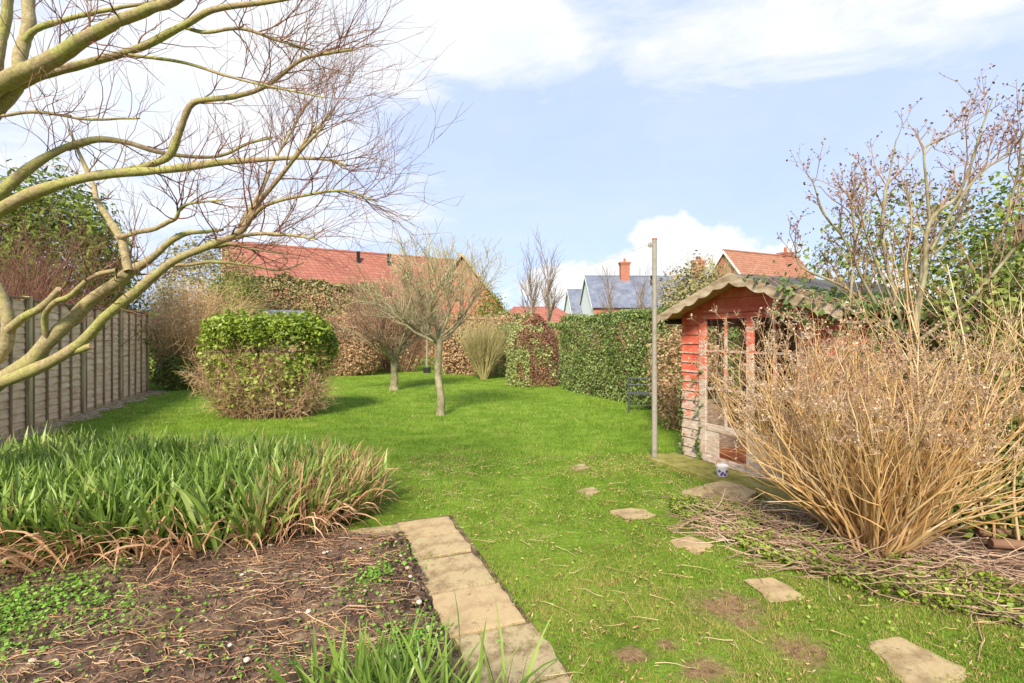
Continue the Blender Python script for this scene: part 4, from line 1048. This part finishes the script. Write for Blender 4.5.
# hedges at the back
def hedge(name, label, p0, p1, w_, h, n, leaf, size, stem_m='brown_twig', cat='hedge', amp=.08, mix=None, group=None, hvar=.0, nst=160):
    p0 = np.array(p0, float)[:2]; p1 = np.array(p1, float)[:2]; d = p1-p0; L = np.linalg.norm(d); d /= L; nn = np.array([-d[1], d[0]])
    t = plant(name, label, cat, ((p0+p1)[0]/2, (p0+p1)[1]/2, 0), group)
    k = rng.random(n); s = rng.uniform(0, L, n); z = rng.random(n)**.9*h; side = np.where(rng.random(n) < .5, -1, 1)
    q = side*(w_/2)*(1-.35*rng.random(n)**2); N_ = np.stack([nn[0]*side, nn[1]*side, .2+0*s], -1)
    tp = k < .25; q = np.where(tp, rng.uniform(-w_/2, w_/2, n), q); z = np.where(tp, h-.15*rng.random(n)**2, z); N_[tp] = [0, 0, 1]
    en = (k > .25) & (k < .33); s = np.where(en, np.where(rng.random(n) < .5, .02, L-.02)+rng.normal(size=n)*.06, s); q = np.where(en, rng.uniform(-w_/2, w_/2, n), q)
    sh = np.clip((z/h-.85)/.15, 0, 1); q = q*np.where(tp, 1, 1-.18*sh**2)
    P = np.stack([p0[0]+d[0]*s+nn[0]*q, p0[1]+d[1]*s+nn[1]*q, z], -1)
    P += unit(N_)*(amp*sn(P, 1.8)+amp*.5*sn(P, 6)+.025*rng.normal(size=n))[:, None]
    P[:, 2] += hvar*sn(np.stack([s, 0*s, 0*s], -1), 1.1)*(z/h)
    P[:, 2] = np.maximum(P[:, 2], .02)
    mesh('foliage', *leaves(P, N_+[0, 0, .3], size, .55), leaf, t)
    s = rng.uniform(.1, L-.1, nst); q = rng.uniform(-w_*.3, w_*.3, nst); S = np.stack([p0[0]+d[0]*s+nn[0]*q, p0[1]+d[1]*s+nn[1]*q, 0*s], -1)
    a = shoots(S, np.array([0, 0, 1.])+rng.normal(size=(nst, 3))*.12, rng.uniform(.8, .95, nst)*h, .014, 6, .08, .02, .3)
    b = grow(a[0], a[1], 7, (.1, 1), (.15, .45), (.6, 1.3), 0, 0, .12, 4, .5, .5, .003)
    twigset(t, 'stems', stem_m, [a, b], 3)
    return t
H0 = G(572, 391)+[.15, .55, 0]; H1 = np.array([3.9, 7.6, 0])
hedge('clipped_hedge', 'long flat topped green hedge running behind the metal post', H0, H1, .9, 1.86, 60000, 'hedge_leaf', .055, amp=.06)
hedge('clipped_hedge', 'far end of the green hedge, turning behind the mottled round bush', W(505, 300, 17.5), W(575, 300, 15.2), 1.0, 1.72, 9000, 'hedge_leaf', .07)
# round mottled bush
mb_ = G(533, 387)+[0, .45, 0]; rb = plant('round_mottled_bush', 'dome shaped bush, part pale green and part rusty brown, at the end of the hedge', 'bush', mb_)
P, Nn = boxy(17000, mb_, (.72, .6), .02, 1.92, .25, .45, 2., .05, top=.22)
P = P-(P-mb_)*np.array([1, 1, 0])*(.62*np.clip((P[:, 2]-.9)/1.0, 0, 1)**2)[:, None]
sel = .8*sn(P, 2.2)+.15*rng.normal(size=len(P))+np.where((P[:, 2] > 1.5) | (P[:, 0] < mb_[0]-.5), .6, 0)+np.where((P[:, 0] < mb_[0]-.1) & (P[:, 2] < 1.0), .40, -.48)
mesh('green_foliage', *leaves(P[sel > 0], Nn[sel > 0]+[0, 0, .3], .06, .55), 'var_leaf', rb); mesh('brown_foliage', *leaves(P[sel <= 0], Nn[sel <= 0]+[0, 0, .3], .05, .5), 'rust_leaf', rb)
# fan shaped pale green stemmed bush
fb_ = G(484, 379); fs_ = plant('fan_shaped_shrub', 'pale olive stemmed bush spreading like a fan at the back of the lawn', 'shrub', fb_)
lv = stem_shrub(fs_, fb_, 170, .62, (1.2, 1.8), .015, 'x', n2=6, up=.015, wig=.04, l2=(.25, .6), lv3=2, rad=.12, squash=.6)
twigset(fs_, 'stems', LEAF('olive_stem', [lin(136,124,74), lin(172,160,106), lin(200,188,138)], 0, .7), lv, 3)
hedge('beech_hedge', 'copper brown leafed hedge behind the fan shaped shrub', W(443, 300, 18.6), W(512, 300, 18.2), 1.0, 2.0, 9000, 'tan_leaf', .08)
leafy('beech_bush', 'narrow clipped brown leaved column right of the pale bare tree', 'bush', G(453, 374)*[1, 1, 0]+[0, .5, .95], (.32, .35, 1.0), 3500, .06, 'tan_leaf', stems=10)
leafy('beech_bush', 'rounded copper brown bush in front of the far hedge, right of the grey shed roof', 'bush', G(342, 377)+[0, .8, 1.0], (1.15, .8, 1.15), 16000, .075, 'tan_leaf', bumpy=.12, stems=60)
twig_mound('dry_shrub', 'brown twiggy bush filling the back corner behind the round bare tree', G(385, 374)+[0, 1.2, 0], (1.5, .8), 2.5, 200, 'brown_twig', r0=.010, leafm='tan_leaf', nleaf=3500, lsize=.06)
hedge('mixed_hedge', 'tall olive brown hedge in front of the red tiled roof', W(236, 300, 20.5), W(378, 300, 22), 1.4, 3.55, 26000, 'olive_leaf', .11, amp=.22, hvar=.12)
hedge('low_far_hedge', 'distant brown hedge below the red tiled gable', W(370, 300, 24), W(520, 300, 24), 1.2, 2.3, 11000, 'olive_leaf', .12, amp=.2)
leafy('far_conifer', 'dark green conifer at the foot of the brick gable', 'tree', W(491, 300, 26)*[1, 1, 0]+[0, 0, 1.7], (1.0, .9, 2.0), 5000, .14, 'conifer', aspect=.3)
leafy('ivy_clad_tree', 'olive green bush with pale bare shoots behind the left of the summerhouse', 'tree', W(700, 300, 10.5)*[1, 1, 0]+[0, 0, 1.45], (.95, .8, 1.4), 14000, .07, 'olive_leaf', bumpy=.15, stems=30)
sp = plant('bare_shoots', 'pale upright bare shoots above the olive bush behind the summerhouse', 'shrub', W(708, 300, 10.9)*[1, 1, 0])
lv = stem_shrub(sp, W(706, 300, 10.9)*[1, 1, 0], 110, .35, (2.3, 3.1), .013, 'x', n2=5, up=.02, wig=.04, l2=(.2, .6), lv3=2, rad=.35)
twigset(sp, 'stems', 'lichen_twig', lv, 3)
leafy('tangled_bush', 'tan dead leaved bush between the hedge and the summerhouse corner', 'bush', W(690, 300, 7.6)*[1, 1, 0]+[-.05, 0, .75], (.55, .45, .85), 7000, .05, 'tan_leaf', stems=40, stem_m='tan_twig')
# distant bare trees
for px, top, D, l_ in ((530, 268, 34, 'slender bare tree on the skyline left of the slate roofs'), (547, 258, 33, 'tallest slender bare tree on the skyline, nearest the white gable'), (608, 283, 50, 'bare tree in front of the slate roof'), (640, 283, 50, 'second bare tree in front of the slate roof, nearer the metal post')):
    b0 = W(px, 300, D); b0[2] = 0; t = plant('distant_bare_tree', l_, 'tree', b0, 'bare trees on the skyline'); ht = W(px, top, D)[2]
    P0, R0 = poly_paths([[(b0, .13), (b0+[.1, 0, ht*.5], .09), (b0+[0, 0, ht], .02)]], 14, .02); mesh('trunk', *tubes(P0, R0, 7), 'grey_twig', t)
    b = grow(P0, R0, 26, (.3, .95), (.25*ht, .4*ht), (.35, .7), .08, .3, .07, 6, .5, .3, .015); c = grow(b[0], b[1], 7, (.2, 1), (.08*ht, .2*ht), (.3, .8), .05, .2, .1, 5, .6, .4, .010)
    twigset(t, 'branches', 'grey_twig', [b, c], 3)

# --- strap leaved bed in the foreground
def straps(S, d, L, wd, K=7, grav=.25, wig=.03):
    """ribbon leaves arching over; one folded ribbon each"""
    P, _ = shoots(S, d, L, 1, K, wig, .02, 1, grav)
    T = unit(np.gradient(P, axis=1)); side = unit(np.cross(T, rng.normal(size=(len(S), 1, 3))*.5+[0, 0, 1.]))
    prof = np.array([.7, .9, 1, .95, .8, .5, .06]) if K == 7 else np.linspace(1, .1, K)
    hw = np.broadcast_to(wd, (len(S),))[:, None, None]*prof[None, :, None]/2
    up_ = np.cross(side, T)
    A = P-side*hw+up_*hw*.35; B = P+side*hw+up_*hw*.35
    V = np.stack([A, P, B], 2); N = len(S); idx = np.arange(N*K*3).reshape(N, K, 3)
    a = idx[:, :-1]; b = idx[:, 1:]
    Fq = np.concatenate([np.stack([a[..., 0], a[..., 1], b[..., 1], b[..., 0]], -1).reshape(-1, 4), np.stack([a[..., 1], a[..., 2], b[..., 2], b[..., 1]], -1).reshape(-1, 4)])
    return V.reshape(-1, 3), Fq
bed = plant('strap_leaved_clump', 'wide clump of green strap leaves edged with dead brown ones, left of the path', 'plant', (-2.3, 4.0, 0))
def bedpts(n, inset=0.):
    out = []
    while len(out) < n:
        x = rng.uniform(-4.6, -1.12); y = rng.uniform(2.5, 5.2)
        # front edge bows, right end rounds off
        f = (x+4.6)/3.5
        front = 2.52+.80*f; back = 5.1-.35*f
        cx = -1.75
        if x > cx: 
            m = (front+back)/2; hh = (back-front)/2*math.sqrt(max(0, 1-((x-cx)/(.62))**2)); front, back = m-hh, m+hh
        if y < front+inset or y > back-inset: continue
        out.append((x, y, .02))
    return np.array(out)
ctr = bedpts(440, .10)
S = np.repeat(ctr, 22, 0); n = len(S); S = S+rng.normal(size=(n, 3))*[.035, .035, 0]
d = rng.normal(size=(n, 3))*[.36, .36, 0]+[0, -.1, 1]
edge = np.clip((3.1-S[:, 1])/.6, 0, 1)[:, None]; d += edge*[0, -.28, 0]; d += np.clip((S[:, 0]+1.5)/.6, 0, 1)[:, None]*[.35, 0, 0]
v = straps(S, d, rng.uniform(.32, .56, n)*(1-.12*(S[:, 0] > -1.5)), rng.uniform(.018, .040, n), grav=.36, wig=.05)
mesh('green_leaves', *v, 'strap_leaf', bed)
tipb = bedpts(1150, .05); m_ = len(tipb); keepb = (tipb[:, 1] > 4.3) | (tipb[:, 0] > -1.7) | (tipb[:, 1] < 3.15+.2*(tipb[:, 0]+4)/3); tipb = tipb[keepb]
S = np.repeat(tipb, 5, 0); n = len(S); S += rng.normal(size=(n, 3))*[.04, .04, 0]
cx_, cy_ = -2.4, 4.0; outd = unit(np.stack([(S[:, 0]+1.9)*.6*(S[:, 0] > -1.9), S[:, 1]-cy_, 0*S[:, 0]], -1)+1e-6)
d = outd*.5+rng.normal(size=(n, 3))*[.4, .3, .1]+[0, 0, .75]
v1 = straps(S, d, rng.uniform(.26, .56, n), rng.uniform(.007, .017, n), grav=.85, wig=.08)
# brown tipped upright leaves at the right end
q = ctr[ctr[:, 0] > -1.9]; S = np.repeat(q, 16, 0); n = len(S); S += rng.normal(size=(n, 3))*[.05, .05, 0]
v2 = straps(S, rng.normal(size=(n, 3))*[.35, .35, 0]+[.25, -.05, 1], rng.uniform(.35, .52, n), rng.uniform(.008, .014, n), grav=.3)
mesh('dead_leaves', *join(v1, v2), 'dead_strap', bed)

# near clump at the bottom edge
for bx, by, n, l_, Lr, gr_ in ((-.42, 1.72, 110, 'tuft of bright green strap leaves at the bottom edge, left of the path', (.28, .44), .25), (-.08, 1.66, 30, 'few long dark strap leaves crossing the near end of the path', (.35, .56), .35), (-.62, 1.95, 50, 'short pale green tuft growing in the soil at the bottom edge', (.16, .3), .2)):
    t = plant('strap_leaf_tuft', l_, 'plant', (bx, by, 0)); S = np.array([bx, by, .02])+rng.normal(size=(n, 3))*[.10, .06, 0]
    mesh('leaves', *straps(S, rng.normal(size=(n, 3))*[.45, .35, 0]+[0, 0, 1], rng.uniform(*Lr, n), rng.uniform(.010, .018, n), grav=gr_), 'strap_leaf', t)

# ------------------------------------------------------------------ litter, weeds, stones
n = 5400
x = rng.uniform(-4.8, .2, n); y = rng.uniform(1.1, 3.55, n); ok = x < edgeX(y)-.06; x, y = x[ok], y[ok]
clump = sn(np.stack([x, y, 0*x], -1), 2.2)+.45*rng.random(len(x)) > -.15; x, y = x[clump], y[clump]; n = len(x)
S = np.stack([x, y, soilz(x, y)+.012], -1); d = np.stack([rng.normal(size=n)+.8, rng.normal(size=n)*.6, rng.normal(size=n)*.05], -1)
P, R = shoots(S, d, rng.uniform(.03, .34, n)*rng.uniform(.15, 1, n), rng.uniform(.0009, .0028, n), 7, .2, 0, .6)
P[:, :, 2] = soilz(P[:, :, 0], P[:, :, 1])+.010+.008*rng.random(P.shape[:2])
ok = (P[:, :, 0] < edgeX(P[:, :, 1])-.01).all(1)
o = mesh('dry_litter', *tubes(P[ok], R[ok], 4), 'straw'); tag(o, 'dry brown roots and stalks strewn over the dark soil bed', 'litter', kind='stuff')
n = 15000; x = rng.uniform(-4.5, .2, n); y = rng.uniform(1.1, 3.55, n); ok = x < edgeX(y)-.05; x, y = x[ok], y[ok]
o = mesh('leaf_crumbs', *leaves(np.stack([x, y, soilz(x, y)+.012], -1), np.tile([0, 0, 1.], (len(x), 1)), .016, .38, 1.6), 'red_twig'); tag(o, 'small brown leaf crumbs on the soil bed', 'litter', kind='stuff')
def rocks(n, xs, ys, rs, z):
    V, Fs = [], []
    base = np.array([(1,0,0),(-1,0,0),(0,1,0),(0,-1,0),(0,0,1),(0,0,-1)], float); fc = [(0,2,4),(2,1,4),(1,3,4),(3,0,4),(2,0,5),(1,2,5),(3,1,5),(0,3,5)]
    import bmesh
    bm = bmesh.new(); bmesh.ops.create_icosphere(bm, subdivisions=(1 if n > 500 else 2), radius=1); B = np.array([v.co[:] for v in bm.verts]); FF = np.array([[v.index for v in f.verts] for f in bm.faces]); bm.free()
    for i in range(n):
        s = rng.uniform(*rs)*np.array([rng.uniform(.8, 1.4), rng.uniform(.7, 1.1), rng.uniform(.5, .8)])
        V.append(B*(1+.18*sn(B+i*3, 1.5))[:, None]*s+[xs[i], ys[i], z[i]]); Fs.append(FF+i*len(B))
    return np.concatenate(V), np.concatenate(Fs)
n = 5200; x = rng.uniform(-4.2, .1, n); y = rng.uniform(1.3, 3.5, n); x = np.minimum(x, edgeX(y)-.07*rng.random(n)-.03); cm = sn(np.stack([x, y, 0*x], -1), 3)+.5*rng.normal(size=n) > -.2; x, y = x[cm], y[cm]; n = len(x)
o = mesh('soil_clods', *rocks(n, x, y, (.004, .016), soilz(x, y)+.008), 'soil', smooth=False); tag(o, 'crumbly clods of dark earth on the soil bed', 'clods', kind='stuff')
n = 70; x = rng.uniform(-2.6, .1, n); y = rng.uniform(1.4, 3.4, n); x = np.minimum(x, edgeX(y)-.1)
o = mesh('pebbles', *rocks(n, x, y, (.005, .016), soilz(x, y)+.012), 'pebble', smooth=True); tag(o, 'scattered pale pebbles in the soil bed', 'pebbles', kind='stuff')
# soft green weeds
def weeds(n, cx, cy, rx, ry, size, zfun=None, thr=-.1):
    x = cx+rx*rng.normal(size=n)*.5; y = cy+ry*rng.normal(size=n)*.5; k = sn(np.stack([x, y, 0*x], -1), 4)+.3*rng.normal(size=n) > thr; x, y = x[k], y[k]
    z = (soilz(x, y) if zfun else 0)+.012+.03*rng.random(len(x)); return leaves(np.stack([x, y, z], -1), np.tile([0, 0, 1.], (len(x), 1)), size, .75, .6)
o = mesh('soil_weeds', *join(weeds(11000, -2.7, 2.5, 1.0, .55, .017, 1, -.3), weeds(1100, -.75, 2.9, .22, .35, .018, 1, .1), weeds(900, -.45, 2.2, .15, .3, .018, 1, .1), weeds(2500, -1.9, 2.1, 2.2, .7, .016, 1, .5)), LEAF('weed_leaf', [lin(86,130,36), lin(124,168,56), lin(164,196,92)], .3, .6)); tag(o, 'low bright green weeds spreading over the soil bed', 'weeds', kind='stuff')
# twig pile at the foot of the dry shrubs
x, y = [], []
nn_ = 1150; px = rng.uniform(690, 1060, nn_); top = 500+(px-660)*.08; bot = np.interp(px, [660, 760, 860, 1060], [520, 560, 590, 640]); py = top+(bot-top)*rng.random(nn_)
G_ = np.stack([G(a, b) for a, b in zip(px, py)])
ok = ((G_[:, 0]-SP[0])*-SB[0]+(G_[:, 1]-SP[1])*-SB[1] > .12); G_ = G_[ok]; n = len(G_)
d = np.stack([rng.normal(size=n)*.7+.8, rng.normal(size=n)*.5-.25, rng.normal(size=n)*.08], -1)*np.where(rng.random(n) < .5, 1, -1)[:, None]
P, R = shoots(G_+np.stack([0*px[:n], 0*px[:n], .015+.07*rng.random(n)**2], -1), d, rng.uniform(.05, .55, n), rng.uniform(.0015, .005, n), 8, .2, 0, .5)
P[:, :, 2] = np.clip(P[:, :, 2], .008, .2)
o = mesh('fallen_twigs', *tubes(P, R, 4), LEAF('fallen_twig', [lin(104,78,66), lin(150,118,98), lin(186,156,130), lin(210,190,164)], 0, .8)); tag(o, 'heap of cut and fallen twigs at the foot of the dry shrubs', 'twigs', kind='stuff')
nn_ = 16000; px = rng.uniform(670, 1060, nn_); top = 500+(px-660)*.05; bot = np.interp(px, [660, 760, 860, 1060], [510, 560, 595, 640]); py = top+(bot-top)*rng.random(nn_)
G_ = np.stack([G(a, b) for a, b in zip(px, py)]); ok = ((G_[:, 0]-SP[0])*-SB[0]+(G_[:, 1]-SP[1])*-SB[1] > .5) & (sn(G_, 3)+.4*rng.normal(size=nn_) > .05); G_ = G_[ok]
o = mesh('ground_ivy', *leaves(G_+np.stack([0*G_[:, 0], 0*G_[:, 0], .02+.05*rng.random(len(G_))], -1), np.tile([0, 0, 1.], (len(G_), 1)), .024, .8, .6), 'green_leaf'); tag(o, 'ground ivy growing through the twig heap under the dry shrubs', 'ground cover', kind='stuff')
# dark earth under the shrubs
a = [G(*p)[:2] for p in ((668,500),(720,530),(800,560),(880,585),(960,612),(1060,640))]; b = [(7.5, 3.0), (7.5, 6.5), (4, 6), (2.6, 4.2)]
pl = [(p[0], p[1], .005) for p in a]+[(p[0], p[1], .005) for p in b]
struct(mesh('shrub_border_soil', pl, [tuple(range(len(pl)))], MT['soil']))
# cut logs under the right shrub
for i, (px, py, l_) in enumerate(((1000, 540, 'short reddish cut log lying under the leaning stems'), (1015, 552, 'short cut log lying nearest the right edge'))):
    c = G(px, py); m = MB().tube((-.14, .02, .05), (.14, -.02, .045), .032, .028, 12); o = m.build('cut_log', 'brown_twig', None, .004); o.location = tuple(c); tag(o, l_, 'log')

# ------------------------------------------------------------------ grass
def inpoly(x, y, poly):
    c = np.zeros(len(x), bool); j = len(poly)-1
    for i in range(len(poly)):
        xi, yi = poly[i]; xj, yj = poly[j]
        c ^= ((yi > y) != (yj > y)) & (x < (xj-xi)*(y-yi)/(yj-yi+1e-12)+xi); j = i
    return c
def lawnmask(x, y):
    ok = ~((x < edgeX(y)-.0) & (y < 3.45))
    for k_, s in enumerate(SLABP):
        s = np.array(s); c = s.mean(0); ok &= ~inpoly(x, y, c+(s-c)*(.94 if k_ < 8 else .80))
    ok &= ~inpoly(x, y, np.array([p[:2] for p in pl]))
    ds = (x-SP[0])*-SB[0]+(y-SP[1])*-SB[1]; dt = (x-SP[0])*SU[0]+(y-SP[1])*SU[1]
    ok &= ~((ds < .52) & (dt > -.08) & (dt < 2.2) & (ds > -2))
    ok &= ((x-FP[0])*FN[0]+(y-FP[1])*FN[1] > .22+.1*rng.random(len(x)))
    keep = np.ones(len(x))
    for px, py, rx, ry in BARE:
        p = G(px, py); q = np.hypot((x-p[0])/rx, (y-p[1])/ry); keep *= np.clip((q-.75)*1.6+.25*sn(np.stack([x, y, 0*x], -1), 9), .22, 1)
    thin_ = np.clip(.92-2.2*np.maximum(0, sn(np.stack([x, y, 0*x], -1), 2.4)+.4*sn(np.stack([x, y, 0*x], -1), 8)-.02), .10, 1)
    return ok & (rng.random(len(x)) < keep*np.where(y < 5, thin_, 1))
N = 420000
u = rng.random(N); D = 1.5/(1-u*(1-1.5/21.0))          # density falls with distance
x = rng.uniform(-1, 1, N)*(D*1.12+.4)
ok = lawnmask(x, D); x, D = x[ok], D[ok]; n = len(x)
sc_ = np.clip(D/4, .8, 3.6)
hgt = rng.uniform(.012, .036, n)*np.clip(sc_, .8, 1.9)*(1+.3*sn(np.stack([x, D, 0*x], -1), 3)); wd = .0042*sc_*rng.uniform(.7, 1.3, n)
az = rng.uniform(0, 2*PI, n); ln_ = rng.normal(size=(n, 2))*.55
B0 = np.stack([x-np.cos(az)*wd/2, D-np.sin(az)*wd/2, 0*x], -1); B1 = np.stack([x+np.cos(az)*wd/2, D+np.sin(az)*wd/2, 0*x], -1)
Tp = np.stack([x+ln_[:, 0]*hgt, D+ln_[:, 1]*hgt, hgt], -1)
V = np.stack([B0, B1, Tp], 1); q = np.stack([x, D, 0*x], -1)
worn = rng.random(n) < np.clip((5.4-D)/2.6, 0, 1)*np.clip(.50+.55*sn(q, 1.3)+.4*sn(q, 5), 0, .95)*np.where(x < edgeX(D)-.1, .3, 1)
Vw = V[worn].reshape(-1, 3); V = V[~worn].reshape(-1, 3); n = len(V)//3
MT['worn_blade'] = LEAF('worn_grass', [lin(108,112,44), lin(142,146,66), lin(172,166,92), lin(180,144,98), lin(140,100,72)], .3, .7, 3, .4, .15, [0,.3,.6,.85,1])
o = mesh('worn_grass', Vw, np.arange(len(Vw)).reshape(-1, 3), 'worn_blade'); tag(o, 'olive and brown mossy worn grass mixed into the near lawn', 'grass', kind='stuff')
o = mesh('grass', V, np.arange(3*n).reshape(n, 3), 'lawn_blade'); tag(o, 'short mossy green lawn grass', 'grass', kind='stuff')
n = 15000; x = rng.uniform(-1.2, 4.2, n); y = rng.uniform(1.6, 6.5, n); q = np.stack([x, y, 0*x], -1); k = (sn(q, 3.3)+.35*rng.normal(size=n) > .35) & lawnmask(x, y); x, y = x[k], y[k]
o = mesh('lawn_weeds', *leaves(np.stack([x, y, .018+.02*rng.random(len(x))], -1), np.tile([0, 0, 1.], (len(x), 1)), .017, .8, .6), 'green_leaf'); tag(o, 'small clover like weeds in the near lawn', 'weeds', kind='stuff')
n = 60000; x = rng.uniform(-1.2, 4.2, n); y = 1.6+4.4*rng.random(n)**1.3; q = np.stack([x, y, 0*x], -1); k = (sn(q, 2.4)+.5*sn(q, 8)+.35*rng.normal(size=n) > .1) & lawnmask(x, y); x, y = x[k], y[k]
o = mesh('lawn_thatch', *leaves(np.stack([x, y, .014+.018*rng.random(len(x))], -1), np.tile([0, 0, 1.], (len(x), 1)), .022, .22, .8), 'straw'); tag(o, 'brown dead thatch showing through the thin near lawn', 'thatch', kind='stuff')
# daisies / pale clippings near the fence
n = 500; s = rng.uniform(-4, 6, n); q = .25+rng.random(n)**1.5*1.8; P = FP+FD*s[:, None]+FN*q[:, None]+[0, 0, .035]
o = mesh('fallen_petals', *leaves(P, np.tile([0, 0, 1.], (n, 1)), .028, .8, .4), 'seed_head'); tag(o, 'pale fallen leaves scattered on the grass along the fence', 'leaf litter', kind='stuff')
# scattered straws across the lawn
n = 420; x = rng.uniform(-1.5, 3.2, n); y = rng.uniform(1.9, 5.5, n); ok = lawnmask(x, y); S = np.stack([x[ok], y[ok], .03+0*x[ok]], -1)
P, R = shoots(S, rng.normal(size=(len(S), 3))*[1, 1, .02], rng.uniform(.04, .2, len(S)), .0016, 5, .15); P[:, :, 2] = np.clip(P[:, :, 2], .02, .045)
o = mesh('lawn_straws', *tubes(P, R, 4), 'tan_twig'); tag(o, 'thin dry straws lying in the lawn grass', 'straw', kind='stuff')
